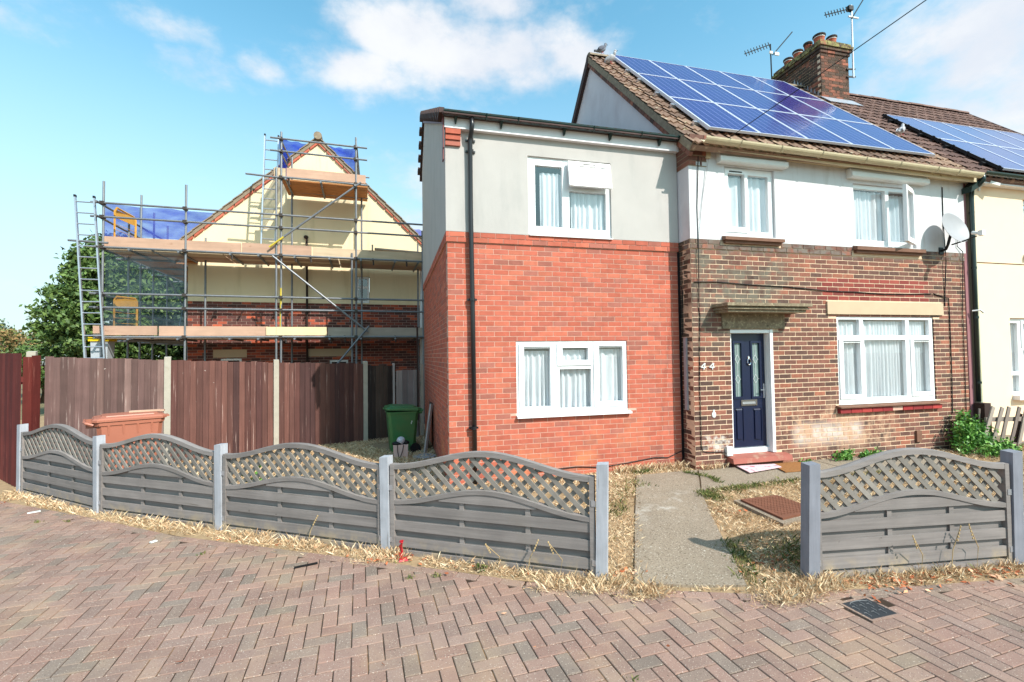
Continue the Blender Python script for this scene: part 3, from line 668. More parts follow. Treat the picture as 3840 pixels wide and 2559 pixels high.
lay_bricks(items, ext, 'ext_brick', 296, skip=lambda c: c.z < .62 and c.x < 1.6)
for k, (z, pr) in enumerate([(4.925, .035), (5.002, .055), (5.079, .075)]):
    mb = MB(); mb.box(-.02, .195, -.02-pr, .06, z, z+.072); part('corbel_brick', mb, 'ext_brick', ext)
window(ext, 1.205, 2.55, 3.72, 4.895, .01, [(1.325, 1.755, 3.85, 4.775), (1.87, 2.475, 3.84, 4.42), (1.90, 2.46, 4.53, 4.78)], sill=(1.215, 2.555, 3.69, 3.72, .06), curt=[(1.40, 1.68, 3.80, 4.70), (1.90, 2.47, 3.82, 4.45)], cseed=1)
w0 = [o for o in ext.children if o.name.startswith('window')][-1]
# top light pushed open
X = Matrix.Translation((2.175, -.02, 4.845)) @ Matrix.Rotation(rad(-9), 4, 'X')
mb = MB(X); mb.slab(-.345, .345, -.395, 0, [(-.27, .27, -.33, -.065)], lambda u, v, w: (u, -w, v), .045, 0); part('open_sash', mb, 'upvc', w0)
mb = MB(X); mb.box(-.269, .269, -.03, -.012, -.329, -.066); part('pane', mb, 'frosted', w0)
mb = MB(X); mb.box(-.12, .10, -.051, -.0465, -.04, -.027); part('trickle_vent', mb, 'black', w0)
window(ext, .99, 2.775, 1.04, 2.12, .012, [(1.11, 1.515, 1.155, 2.02), (1.71, 2.125, 1.835, 2.02), (1.665, 2.175, 1.115, 1.70), (2.305, 2.70, 1.19, 2.025)],
       sashes=[(1.03, 1.60, 1.085, 2.085), (1.625, 2.19, 1.755, 2.085), (2.215, 2.745, 1.115, 2.09)], vents=[(1.11, 1.52, 2.033, 2.041), (2.305, 2.70, 2.037, 2.045)],
       sill=(.985, 2.815, 1.0, 1.04, .075), curt=[(1.06, 1.56, 1.10, 1.98), (1.62, 2.2, 1.09, 1.99), (2.25, 2.66, 1.12, 2.0)], cseed=2)
# roof of the extension
mb = MB(); R0, R1, R2 = (-.18, 5.345), (4.12, 7.50), (5.45, 6.45)
for (a, b) in ((R0, R1), (R1, R2)):
    mb.hexa([(-.07, a[0], a[1]-.05), (3.735, a[0], a[1]-.05), (3.735, b[0], b[1]-.05), (-.07, b[0], b[1]-.05), (-.07, a[0], a[1]), (3.735, a[0], a[1]), (3.735, b[0], b[1]), (-.07, b[0], b[1])])
part('roof', mb, 'dark_tile', ext)
tm = MB()
for i in range(2):
    x = -.08 + i*.15; tm.path([(x, -.03, 0), (x, .3, .14)], .038, 8)
tm.box(-.15, .15, -.03, .30, -.02, .012)
tme = newmesh('roof_tile', tm.v, tm.f, MAT['dark_tile'])
for i in range(13): inst('roof_tile', tme, (.09 + i*.298, -.19, 5.318), ext)
mb = MB()
for k in range(15):
    y = -.16 + k*.29; z = 5.38 + (y+.18)*.50; mb.X = Matrix.Translation((-.09, y, z)); mb.box(-.03, .05, 0, .29, -.06, .015)
part('dry_verge', mb, 'dark_tile', ext)
mb = MB()
for k in range(5):
    y = 4.12 + k*.27; z = 7.50 - (y-4.12)*.79; mb.X = Matrix.Translation((-.09, y, z)); mb.box(-.03, .05, 0, .26, -.08, .02)
part('dry_verge', mb, 'dark_tile', ext)
mb = MB(); mb.hexa([(-.06, -.1, 5.20), (-.045, -.1, 5.20), (-.045, 4.12, 7.27), (-.06, 4.12, 7.27), (-.06, -.1, 5.37), (-.045, -.1, 5.37), (-.045, 4.12, 7.45), (-.06, 4.12, 7.45)])
part('barge_board', mb, 'brown_paint', ext)
mb = MB(); mb.box(-.06, -.042, -.105, -.02, 4.86, 5.28); mb.box(-.06, -.042, -.08, .02, 4.70, 4.86); part('barge_end', mb, 'brown_paint', ext)
mb = MB(); mb.box(-.035, 3.735, -.10, -.0215, 5.155, 5.32); part('fascia', mb, 'white_board', ext)
def half_gutter(u0, u1, Y, z, r, parent, m, tilt=0.0, n=9):
    mb = MB(); vs = []
    for u in (u0, u1):
        for k in range(n+1):
            t = math.pi*k/n; vs.append((u, Y - r*math.cos(t), z - r*math.sin(t) + tilt*(u-u0)))
        for k in range(n+1):
            t = math.pi*(n-k)/n; vs.append((u, Y - (r-.006)*math.cos(t), z - (r-.006)*math.sin(t) + tilt*(u-u0)))
    c = 2*(n+1); mb.add(vs, [(i, (i+1) % c, c+(i+1) % c, c+i) for i in range(c)] + [tuple(range(c)), tuple(range(2*c-1, c-1, -1))])
    return part('gutter', mb, m, parent, smooth=False)
gt = half_gutter(-.06, 3.74, -.170, 5.352, .062, ext, 'green_plastic')
for x in (.55, 1.02, 2.2, 3.0): 
    mb = MB(); mb.path([(x, -.236, 5.35), (x, -.215, 5.302), (x, -.170, 5.286), (x, -.115, 5.32)], .012, 6); part('gutter_joint', mb, 'green_plastic', gt)
for x in (.12, .78, 1.75, 2.5, 3.35):
    mb = MB(); mb.hexa([(x-.010, -.14, 5.21), (x+.010, -.14, 5.21), (x+.010, -.102, 5.21), (x-.010, -.102, 5.21), (x-.022, -.18, 5.29), (x+.022, -.18, 5.29), (x+.022, -.102, 5.29), (x-.022, -.102, 5.29)]); part('gutter_bracket', mb, 'green_plastic', gt)
dp = MB(); dp.path([(.345, -.170, 5.31), (.345, -.170, 5.18), (.34, -.15, 5.11), (.335, -.10, 5.05), (.33, -.085, 4.99), (.33, -.075, 4.0), (.345, -.06, 2.5), (.355, -.055, .07)], .034, 12)
dpo = part('downpipe', dp, 'black_plastic', ext, smooth=True)
for z in (5.02, 4.86, 2.72, .9):
    mb = MB(); mb.tube((.34, -.065, z-.02), (.34, -.065, z+.02), .043, 12); mb.box(.27, .41, -.045, -.024, z-.014, z+.014); part('pipe_clip', mb, 'black_plastic', dpo)
mb = MB(); mb.box(3.706, 3.743, -.010, .05, .05, LED+.0); part('corner_shadow_strip', mb, 'black', ext)  # black strip added in place of the shadow band in the house corner
mb = MB(); mb.path([(1.25, -.012, .21), (1.9, -.012, .235), (2.3, -.012, .2), (2.75, -.012, .235), (3.2, -.012, .285), (3.45, -.012, .27), (3.7, -.012, .36)], .008, 5); part('cable', mb, 'cable', ext)

# ------------------------------------------------------------------ main terraced house
HX0, HX1, HY = 3.745, 9.60, -.30
main = thing('terraced_house', 'older brown brick house with white render upstairs and a navy door', 'house', (6.7, 3.2, .1))
KM = .0765
h_door = (4.425, 5.235, .29, 2.285); h_big = (6.545, 8.745, 1.015, 2.505)
h_w1 = (4.39, 5.345, 3.785, 4.90); h_w2 = (6.985, 8.39, 3.74, 4.825)
FM = mF(HY); LM = mL(HX0)
mb = MB(); mb.slab(HX0, HX1, -.1, LED, [h_door, h_big], FM, -.0045, -.22); part('wall', mb, 'old_mortar', main)
mb = MB(); mb.slab(HX0-.012, HX1, LED, LED+.15, [], mF(HY-.012), -.005, -.2); part('wall', mb, 'old_mortar', main)
mb = MB(); mb.slab(HX0-.01, HX1, LED+.15, 5.13, [h_w1, h_w2], mF(HY-.014), 0, -.2); part('render_wall', mb, 'white_render', main)
mb = MB(); mb.slab(HY+.02, 6.6, -.1, LED+.15, [], LM, -.008, -.2); part('side_wall', mb, 'old_mortar', main)
mb = MB(); mb.prism([(HY, LED+.15), (6.6, LED+.15), (6.6, 5.15), (3.25, 8.68), (HY, 5.13)], mL(HX0), .01, -.2); part('gable_wall', mb, 'gable_white', main)
mb = MB(); mb.box(HX0+.2, HX1, 6.4, 6.6, -.1, 5.2); part('rear_wall', mb, 'old_mortar', main)
items = []
rects = brick_rects(HX0+.001, HX1-.04, LED-46*KM, 46, KM, .229, .0145, [h_door, h_big, (6.34, 8.965, 2.535, 2.755), (4.27, 5.45, 2.29, 2.60), (6.47, 8.85, .865, 1.0)], off=-.11)
rep, items = [], []
for r in rects:
    cx_, cz_ = (r[0]+r[1])/2, (r[2]+r[3])/2
    if 6.25 < cx_ < 8.75 - (.1 if int(cz_/KM) % 2 else 0) and 2.77 < cz_ < 3.13: rep.append((r, FM, 0.0))
    else: items.append((r, FM, 0.0))
for r in brick_rects(HY+.012, 0.03, LED-46*KM, 46, KM, .229, .011, [], off=.08): items.append((r, LM, 0.0, .3))
FB = mF(HY-.016); LB = mL(HX0-.014)
for r in brick_rects(HX0-.01, HX1-.04, LED+.004, 2, KM, .229, .011, [(4.30, 5.45, 3.62, 9), (6.92, 8.5, 3.57, 9)], off=-.02): items.append((r, FB, 0.0))
for r in brick_rects(HY, 0.03, LED+.004, 2, KM, .229, .011, [], off=.03): items.append((r, LB, 0.0, .3))
lay_bricks(items, main, 'old_brick', 240, skip=lambda c: c.z < .3 and c.x < 7)
lay_bricks(rep, main, 'repair_brick', 58)
mb = MB(); mb.box(9.56, 9.66, HY-.012, HY+.15, .05, 5.1); part('party_strip', mb, 'purple_paint', main)
# corbelled corner under the eaves
for k in range(6):
    z = 4.86 + k*KM; pr = .012 + .018*max(0, k-1)
    for x0, x1 in ((HX0-.012-pr*.3, HX0+.21), (HX0+.22, HX0+.30 + (.0 if k < 2 else .02))):
        mb = MB(); mb.box(x0, x1 if k > 0 else x1-.1, HY-.02-pr, .02, z, z+KM-.011); part('corbel_brick', mb, 'old_brick', main)
    mb = MB(); mb.box(HX0-.010-pr*.3, HX0+.31, HY-.014-pr, .02, z-.011, z-.0005) ; part('mortar_bed', mb, 'verge', main)
mb = MB(); mb.box(4.03, 4.11, HY-.06, HY-.0145, 4.98, 5.09); part('timber_block', mb, 'beige_fascia', main)
# windows
window(main, 4.395, 5.34, 3.80, 4.895, HY+.03, [(4.475, 4.79, 3.935, 4.80), (4.865, 5.255, 3.875, 4.80)], sashes=[(4.42, 4.835, 3.85, 4.865)], vents=[(4.50, 4.74, 4.822, 4.840)], curt=[(4.47, 4.80, 3.86, 4.78), (4.86, 5.20, 3.86, 4.79)], cseed=3)
w2 = window(main, 6.99, 8.385, 3.755, 4.82, HY+.03, [(7.045, 7.755, 3.85, 4.75), (7.835, 8.33, 3.85, 4.75)], curt=[(7.0, 7.74, 3.82, 4.74), (7.84, 8.30, 3.8, 4.72)], cseed=4)
X = Matrix.Translation((8.345, HY-.02, 0)) @ Matrix.Rotation(rad(24), 4, 'Z')
mb = MB(X); mb.slab(-.535, 0, 3.80, 4.79, [(-.455, -.075, 3.885, 4.71)], lambda u, v, w: (u, -w, v), .02, -.035); so = part('open_sash', mb, 'upvc', w2)
mb = MB(X); mb.quad((-.455, .01, 3.885), (-.075, .01, 3.885), (-.075, .01, 4.71), (-.455, .01, 4.71)); part('pane', mb, 'glass', w2)
window(main, 6.55, 8.74, 1.02, 2.50, HY+.02, [(6.60, 7.06, 2.18, 2.455), (7.135, 8.105, 2.18, 2.455), (8.18, 8.66, 2.175, 2.455), (6.68, 7.045, 1.165, 2.055), (7.15, 8.09, 1.105, 2.10), (8.265, 8.62, 1.165, 2.06)],
       sashes=[(6.59, 7.10, 1.095, 2.115), (8.19, 8.71, 1.095, 2.115)], vents=[(6.68, 7.05, 2.073, 2.083), (8.265, 8.62, 2.077, 2.087)], curt=[(6.6, 7.05, 1.1, 2.42), (7.12, 8.1, 1.08, 2.43), (8.2, 8.58, 1.1, 2.43)], cseed=5, sill=(6.548, 8.742, 1.003, 1.02, .03))
for (a, b, z0, z1) in ((4.235, 5.525, 4.92, 5.085), (6.845, 8.60, 4.885, 5.04)):
    mb = MB(); mb.hexa([(a, HY-.12, z0), (b, HY-.12, z0), (b, HY-.0145, z0), (a, HY-.0145, z0), (a, HY-.10, z1), (b, HY-.10, z1), (b, HY-.0145, z1), (a, HY-.0145, z1)])
    mb.hexa([(a, HY-.135, z0+.02), (b, HY-.135, z0+.02), (b, HY-.12, z0), (a, HY-.12, z0), (a, HY-.128, z0+.09), (b, HY-.128, z0+.09), (b, HY-.112, z0+.1), (a, HY-.112, z0+.1)])
    part('roller_shutter_box', mb, 'white_plain', main)
for (a, b, z0, z1) in ((4.31, 5.44, 3.65, 3.775), (6.935, 8.49, 3.60, 3.735)):
    mb = MB(); mb.hexa([(a, HY-.10, z0+.045), (b, HY-.10, z0+.045), (b, HY+.02, z0+.045), (a, HY+.02, z0+.045), (a, HY-.10, z1-.03), (b, HY-.10, z1-.03), (b, HY+.02, z1), (a, HY+.02, z1)]); so = part('sill', mb, 'brown_sill', main)
    mb = MB(); mb.box(a+.03, b-.03, HY-.06, HY+.02, z0, z0+.044); part('sill_course', mb, 'brown_sill', so)
mb = MB(); mb.box(6.34, 8.965, HY-.025, HY+.2, 2.54, 2.757); part('lintel', mb, 'stone', main)
mb = MB(); mb.hexa([(6.47, HY-.10, .955), (8.85, HY-.10, .955), (8.85, HY+.05, .955), (6.47, HY+.05, .955), (6.47, HY-.10, .975), (8.85, HY-.10, .975), (8.85, HY+.05, 1.005), (6.47, HY+.05, 1.005)]); so = part('sill', mb, 'brown_sill', main)
for k in range(10):
    if k == 5: 
        mb = MB(); a = 6.50+k*.229; mb.box(a, a+.218, HY-.055, HY+.05, .872, .938); part('sill_brick', mb, 'ext_mortar', so, label='bare brick with the red paint gone'); continue
    a = 6.50 + k*.229; mb = MB(); mb.box(a, a+.218, HY-.062, HY+.05, .868, .940); part('sill_brick', mb, 'red_sill', so)
# front door
DY = HY + .125
mb = MB(); mb.slab(4.43, 5.232, .30, 2.28, [(4.50, 5.175, .372, 2.222)], mF(HY+.075), 0, -.12); df = part('door_frame', mb, 'upvc', main)
mb = MB(); mb.box(5.178, 5.233, HY-.002, HY+.074, .30, 2.28); mb.box(4.43, 5.177, HY+.01, HY+.074, 2.225, 2.28); part('frame_trim', mb, 'upvc', df)
panes = [(4.592, 4.722, 1.20, 2.066), (4.932, 5.068, 1.195, 2.064)]; low = [(4.576, 4.735, .485, 1.012), (4.918, 5.086, .468, 1.003)]
mb = MB(); mb.slab(4.505, 5.17, .372, 2.22, panes + low, mF(DY), 0, -.045); dr = part('door', mb, 'door', main)
for (a, b, c, d) in panes:
    mb = MB(); mb.box(a, b, DY+.016, DY+.03, c, d); gp = part('door_glass', mb, 'obscure', dr)
    mb = MB(); mb.slab(a-.035, b+.035, c-.035, d+.035, [(a, b, c, d)], mF(DY), .014, .0005); part('moulding', mb, 'door', dr)
    mb = MB(); cx_ = (a+b)/2
    for zc in (1.805 if a < 4.8 else 1.80, 1.48):
        q = [(cx_, zc+.075), (cx_+.042, zc), (cx_, zc-.075), (cx_-.042, zc)]
        for i in range(4): mb.bar((q[i][0], DY+.012, q[i][1]), (q[(i+1) % 4][0], DY+.012, q[(i+1) % 4][1]), .008, .006, (0, 1, 0))
        mb.bar((a, DY+.012, zc), (cx_-.042, DY+.012, zc), .008, .006); mb.bar((cx_+.042, DY+.012, zc), (b, DY+.012, zc), .008, .006)
    for (z0, z1) in ((c, 1.405), (1.555, 1.725), (1.88, d)): mb.bar((cx_, DY+.012, z0), (cx_, DY+.012, z1), .006, .006)
    part('leading', mb, 'lead_came', gp)
for (a, b, c, d) in low:
    mb = MB(); mb.box(a, b, DY+.012, DY+.03, c, d); mb.hexa([(a+.01, DY+.012, d-.002), (b-.01, DY+.012, d-.002), (b-.03, DY-.008, d-.03), (a+.03, DY-.008, d-.03), (a+.01, DY+.03, d-.001), (b-.01, DY+.03, d-.001), (b-.03, DY+.03, d-.03), (a+.03, DY+.03, d-.03)])
    mb.box(a+.035, b-.035, DY-.006, DY+.012, c+.035, d-.035); part('raised_panel', mb, 'door', dr)
mb = MB(); mb.slab(4.69, 4.995, 1.05, 1.145, [(4.715, 4.972, 1.078, 1.12)], mF(DY), .016, .001); lp = part('letter_plate', mb, 'chrome', dr)
mb = MB(); mb.box(4.716, 4.971, DY-.008, DY-.002, 1.079, 1.119); part('letter_flap', mb, 'alu', lp)
mb = MB(); mb.box(5.118, 5.148, DY-.014, DY-.001, 1.166, 1.398); mb.path([(5.133, DY-.014, 1.30), (5.133, DY-.05, 1.30), (5.04, DY-.055, 1.30)], .010, 6); part('handle', mb, 'chrome', dr)
mb = MB(); pts = [(4.86 + .032*math.sin(t), DY-.018, 1.765 + (.045*math.cos(t) if math.cos(t) > 0 else .055*math.cos(t))) for t in np.linspace(0, 2*math.pi, 17)]
mb.path(pts, .008, 6); mb.ell((4.86, DY-.012, 1.82), (.02, .014, .025)); mb.box(4.855, 4.865, DY-.012, DY-.001, 1.82, 1.858); mb.ell((4.86, DY-.012, 1.715), (.01, .01, .012)); part('knocker', mb, 'chrome', dr)
mb = MB(); mb.box(4.505, 5.17, DY-.03, DY-.002, .36, .385); part('drip_bar', mb, 'alu', dr)
mb = MB(); mb.hexa([(4.30, HY-.16, .20), (5.40, HY-.16, .20), (5.40, HY+.08, .20), (4.30, HY+.08, .20), (4.30, HY-.145, .275), (5.40, HY-.145, .275), (5.40, HY+.08, .298), (4.30, HY+.08, .298)]); part('doorstep', mb, 'red_step', main)
mb = MB(); mb.box(4.4, 5.3, HY-.06, HY+.05, .05, .198); part('step_base', mb, 'old_brick', main)
# stone canopy over the door
mb = MB(); mb.box(4.27, 5.45, HY-.03, HY+.2, 2.293, 2.532); cano = part('door_lintel', mb, 'old_stone', main)
for (pr, z0, z1, e) in ((.30, 2.533, 2.575, .0), (.335, 2.575, 2.60, .03), (.32, 2.60, 2.622, .02), (.37, 2.622, 2.672, .06)):
    mb = MB(); mb.hexa([(4.155-e, HY-pr, z0), (5.60+e, HY-pr, z0), (5.60+e, HY+.05, z0), (4.155-e, HY+.05, z0), (4.155-e, HY-pr, z1-.004), (5.60+e, HY-pr, z1-.004), (5.60+e, HY+.05, z1), (4.155-e, HY+.05, z1)]); part('canopy_moulding', mb, 'old_stone', cano)
# house number, boxes, vents, cables
for x in (3.865, 4.02):
    mb = MB(); y = HY-.012; mb.bar((x+.072, y, 1.755), (x, y, 1.69), .012, .012, (0, 1, 0)); mb.bar((x, y, 1.69), (x+.095, y, 1.69), .012, .012, (0, 1, 0)); mb.bar((x+.078, y, 1.755), (x+.052, y, 1.655), .014, .0125, (0, 1, 0)); part('house_number', mb, 'white_plain', main)
mb = MB(); mb.box(4.275, 4.378, HY-.05, HY-.001, .305, .445); part('service_box', mb, 'white_plain', main)
mb = MB(); mb.box(8.20, 8.315, HY-.035, HY-.001, .29, .485); part('vent_cover', mb, 'brown_sill', main)
mb = MB(); mb.ell((4.085, HY-.006, .95), (.038, .009, .05)); mb.ell((4.085, HY-.006, 1.0), (.018, .009, .03)); part('mortar_splash', mb, 'white_plain', main)
def cable(pts, r=.007, m='cable', name='cable'): mb = MB(); mb.path(pts, r, 5); part(name, mb, m, main)
y = HY-.012
cable([(3.90, y-.02, 5.0), (3.885, y-.015, 4.6), (3.865, y-.01, 4.2), (3.87, y-.012, 3.72), (3.865, y-.02, 3.5), (3.86, y, 2.6), (3.875, y, 2.5), (3.86, y, 2.2), (3.84, y, 1.5), (3.84, y, .48), (3.86, y, .40), (3.95, y, .375), (4.2, y, .37), (4.32, y-.02, .33)])
cable([(4.09, y-.03, 5.0), (3.99, y-.02, 4.5), (3.90, y-.02, 4.0)], .003, 'conduit')
cable([(3.79, y, 3.02), (4.2, y, 3.03), (4.8, y, 3.0), (5.5, y, 2.985), (6.0, y, 2.955), (6.35, y, 2.93), (6.9, y, 2.925), (7.6, y, 2.90), (8.3, y, 2.915), (8.7, y, 2.925)], .009)
cable([(9.06, y-.01, 4.9), (9.05, y-.012, 4.2), (9.06, y-.02, 3.7), (9.05, y-.03, 3.53), (9.04, y, 3.0), (9.02, y, 2.7)], .009)
cable([(8.75, y, 2.93), (9.12, y, 2.85), (9.13, y, 2.5), (9.12, y, 1.4), (9.10, y, .75)], .009)
cable([(9.37, y-.02, 4.05), (9.36, y-.02, 3.82), (9.48, y-.03, 3.72), (9.48, y-.02, 3.5), (9.46, y, 2.6), (9.45, y, 1.2), (9.44, y, .6)], .007)
mb = MB(); mb.box(3.712, 3.744, -.16, -.10, 1.02, 2.16); part('conduit', mb, 'conduit', main)
cable([(3.735, -.05, 2.98), (3.735, -.08, 2.86), (3.735, -.045, 2.6), (3.735, -.05, 2.2)], .008)
# eaves, gutter
tl = -.0145
mb = MB(); mb.hexa([(3.98, HY-.16, 5.10), (9.66, HY-.16, 5.02), (9.66, HY-.0145, 5.02), (3.98, HY-.0145, 5.10), (3.98, HY-.16, 5.21), (9.66, HY-.16, 5.13), (9.66, HY-.0145, 5.13), (3.98, HY-.0145, 5.21)]); part('fascia', mb, 'beige_fascia', main)
mb = MB(); mb.hexa([(3.98, HY-.20, 5.06), (9.66, HY-.20, 4.98), (9.66, HY-.161, 4.98), (3.98, HY-.161, 5.06), (3.98, HY-.20, 5.135), (9.66, HY-.20, 5.055), (9.66, HY-.161, 5.055), (3.98, HY-.161, 5.135)]) ; part('fascia_mould', mb, 'beige_fascia', main)
gt = half_gutter(3.82, 9.60, -.585, 5.175, .072, main, 'beige_iron', tl)
for x in (4.45, 5.2, 6.0, 6.9, 7.65, 8.5, 9.0):
    z = 5.175 + tl*(x-3.82); mb = MB(); mb.path([(x, -.585 - .078*math.cos(t), z - .078*math.sin(t)) for t in np.linspace(0, math.pi, 7)], .009, 5); part('gutter_joint', mb, 'beige_iron', gt)
# roof
PIT = rad(44.7); A0 = Vector((0, -.45, 5.15)); SL = Vector((0, math.cos(PIT), math.sin(PIT))); NL = Vector((0, -math.sin(PIT), math.cos(PIT)))
def rp(x, s, off=0.0): return Vector((x, 0, 0)) + A0 + SL*s + NL*off
SR = 5.2
def roof_slab(x0, x1, parent, m):
    mb = MB(); mb.hexa([rp(x0, -.1, -.08), rp(x1, -.1, -.08), rp(x1, SR, -.08), rp(x0, SR, -.08), rp(x0, -.1), rp(x1, -.1), rp(x1, SR), rp(x0, SR)])
    e = rp(0, SR); b = Vector((0, 6.95, 5.15))
    mb.hexa([(x0, e.y, e.z-.1), (x1, e.y, e.z-.1), (x1, b.y, b.z-.1), (x0, b.y, b.z-.1), (x0, e.y, e.z), (x1, e.y, e.z), (x1, b.y, b.z), (x0, b.y, b.z)])
    return part('roof', mb, m, parent)
def tile_mesh(m, w=.30, l=.36):
    mb = MB(); vs = []; prof = [(-.15, .03), (-.12, .045), (-.09, .03), (-.05, .012), (-.02, .03), (.01, .048), (.045, .03), (.08, .012), (.15, .012)]
    for (yy, dz) in ((-.03, .018), (l-.03, -.012)):
        for (x, z) in prof: vs.append((x, yy, z+dz))
    n = len(prof)
    for (x, z) in prof: vs.append((x, -.03, z+.018-.028))
    mb.add(vs, [(i, i+1, n+i+1, n+i) for i in range(n-1)] + [(2*n+i, 2*n+i+1, i+1, i) for i in range(n-1)])
    return newmesh('roof_tile', mb.v, mb.f, MAT[m])
def lay_tiles(x0, nx, parent, m, hidden, limit=296):
    me = tile_mesh(m); vis, hid = [], []
    for r in range(18):
        for i in range(nx):
            x, s = x0 + .15 + i*.30, -.07 + r*.295
            if s > SR-.1: continue
            c = rp(x, s + .15, .03); px, py, z = projpx(c)
            ok = 0 < px < 3900 and not hidden(x, s)
            (vis if ok else hid).append((z, x, s))
    vis.sort(); pv = me.vertices; V = [tuple(v.co) for v in pv]; Fc = [tuple(p.vertices) for p in me.polygons]
    for z, x, s in vis[:limit]: inst('roof_tile', me, rp(x + rng.uniform(-.004, .004), s, .004), parent, (PIT + rng.uniform(-.012, .012), rng.uniform(-.01, .01), 0))
    mb = MB()
    for z, x, s in vis[limit:] + hid:
        mb.X = Matrix.Translation(rp(x, s, .004)) @ Matrix.Rotation(PIT, 4, 'X'); mb.rv = rng.random(); mb.add(V, Fc)
    if mb.v: part('roof_tiles', mb, m, parent, kind='stuff')
SX0, SS0, SPW, SPH = 4.20, .42, .972, 1.585
rf = roof_slab(3.69, 9.78, main, 'tile')
lay_tiles(3.66, 20, main, 'tile', lambda x, s: SX0 + .05 < x < SX0 + 5*SPW - .05 and s > .05 and s < SS0 + 3*SPH - .2)
def ridge_tiles(x0, x1, parent, m):
    me = MB(); vs = []; n = 6
    for x in (0, .44):
        for k in range(n+1):
            t = math.pi*k/n; vs.append((x, -.13*math.cos(t), .10*math.sin(t) - .02))
    me.add(vs, [(i, i+1, n+2+i, n+1+i) for i in range(n)] + [tuple(range(n+1)), tuple(range(2*n+1, n, -1))])
    mm = newmesh('ridge_tile', me.v, me.f, MAT[m]); e = rp(0, SR); x = x0
    while x < x1:
        inst('ridge_tile', mm, (x, e.y+.02, e.z + .03 + rng.uniform(-.006, .006)), parent, (0, rng.uniform(-.012, .012), 0)); x += .45
ridge_tiles(3.68, 9.7, main, 'verge')
mb = MB(); mb.hexa([rp(3.665, -.08, -.10), rp(3.76, -.08, -.10), rp(3.76, SR+.05, -.10), rp(3.665, SR+.05, -.10), rp(3.665, -.08, .012), rp(3.76, -.08, .012), rp(3.76, SR+.05, .012), rp(3.665, SR+.05, .012)]); part('verge', mb, 'verge', main)
e = rp(0, SR); mb = MB(); mb.hexa([(3.655, e.y, e.z-.16), (3.76, e.y, e.z-.16), (3.76, 6.95, 4.94), (3.655, 6.95, 4.94), (3.655, e.y, e.z+.06), (3.76, e.y, e.z+.06), (3.76, 6.95, 5.12), (3.655, 6.95, 5.12)]); part('verge', mb, 'dark_tile', main)
for k in range(38):
    mb = MB(); s = -.1 + k*.139; q = rp(3.725, s, -.172); mb.X = Matrix.Translation(q) @ Matrix.Rotation(PIT, 4, 'X'); mb.box(-.05, .01, 0, .128, -.0, .065); part('verge_brick', mb, 'old_brick', main)
# chimney stack
CX0, CX1, CY0, CY1 = 9.76, 10.64, 2.68, 4.08
mb = MB(); mb.box(CX0+.008, CX1-.008, CY0+.008, CY1-.008, 7.0, 9.70); chim = part('chimney', mb, 'old_mortar', main)
items = []
FC, LC = mF(CY0), mL(CX0)
for r in brick_rects(CX0, CX1, 7.86, 21, KM, .229, .011, []): items.append((r, FC, 0.0))
for r in brick_rects(CY0+.01, CY1, 7.86, 21, KM, .229, .011, [], off=.1): items.append((r, LC, 0.0))
lay_bricks(items, chim, 'chim_brick', 250)
for k, (z, pr) in enumerate([(9.467, .028), (9.545, .055), (9.622, .085), (9.699, .05), (9.762, .01)]):
    x = CX0-pr
    while x < CX1+pr-.02:
        mb = MB(); mb.box(x, min(x+.218, CX1+pr), CY0-pr, CY0-pr+.10, z, z+.066 if k < 4 else z+.04); part('oversail_brick', mb, 'chim_brick', chim); x += .229
    yy = CY0-pr+.104
    while yy < CY1+pr-.02:
        mb = MB(); mb.box(CX0-pr, CX0-pr+.10, yy, min(yy+.218, CY1+pr), z, z+.066 if k < 4 else z+.04); part('oversail_brick', mb, 'chim_brick', chim); yy += .229
    mb = MB(); mb.box(CX0-pr+.09, CX1+pr-.005, CY0-pr+.09, CY1+pr, z-.009, z+.062 if k < 4 else z+.037); part('oversail_core', mb, 'old_mortar', chim)
for (x, yv, s_, dark) in ((10.0, 2.92, 1.05, 0), (10.38, 2.90, .9, 0), (9.98, 3.24, .78, 1), (10.0, 3.58, .95, 0), (10.02, 3.92, .9, 0), (10.4, 3.4, .9, 0)):
    mb = MB(); mb.lathe([(.115*s_, 9.78), (.112*s_, 9.98), (.12*s_, 10.0), (.12*s_, 10.015)], (x, yv, 0), 14); pt = part('chimney_pot', mb, 'pot', chim, smooth=False)
    mb = MB(); mb.lathe([(.124*s_, 10.016), (.124*s_, 10.034)], (x, yv, 0), 14); part('pot_band', mb, 'white_plain' if not dark else 'pot_dark', pt)
    mb = MB(); mb.lathe([(.13*s_, 10.035), (.142*s_, 10.05), (.142*s_, 10.085), (.125*s_, 10.10), (.10*s_, 10.10), (.10*s_, 10.0)], (x, yv, 0), 14); part('pot_rim', mb, 'pot_dark', pt)
mb = MB(); mb.hexa([rp(9.70, 4.05, .05), rp(10.72, 4.05, .05), rp(10.72, 4.45, .05), rp(9.70, 4.45, .05), rp(9.70, 4.05, .065), rp(10.72, 4.05, .065), rp(10.72, 4.45, .065), rp(9.70, 4.45, .065)]); mb.box(CX0-.01, CX1+.01, CY0-.012, CY0-.002, 7.95, 8.16); part('flashing', mb, 'lead', chim)
mb = MB()
for k in range(8):
    yy = 2.72 + k*.1; z = 5.10 + (yy+.45)*.99; mb.add([(9.75, yy, z+.05), (9.75, yy+.1, z+.15), (9.75, yy+.05, z+.29), (9.744, yy, z+.05), (9.744, yy+.1, z+.15), (9.744, yy+.05, z+.29)], [(0, 1, 2), (3, 5, 4), (0, 3, 4, 1), (1, 4, 5, 2), (2, 5, 3, 0)])
part('stepped_flashing', mb, 'lead', chim)

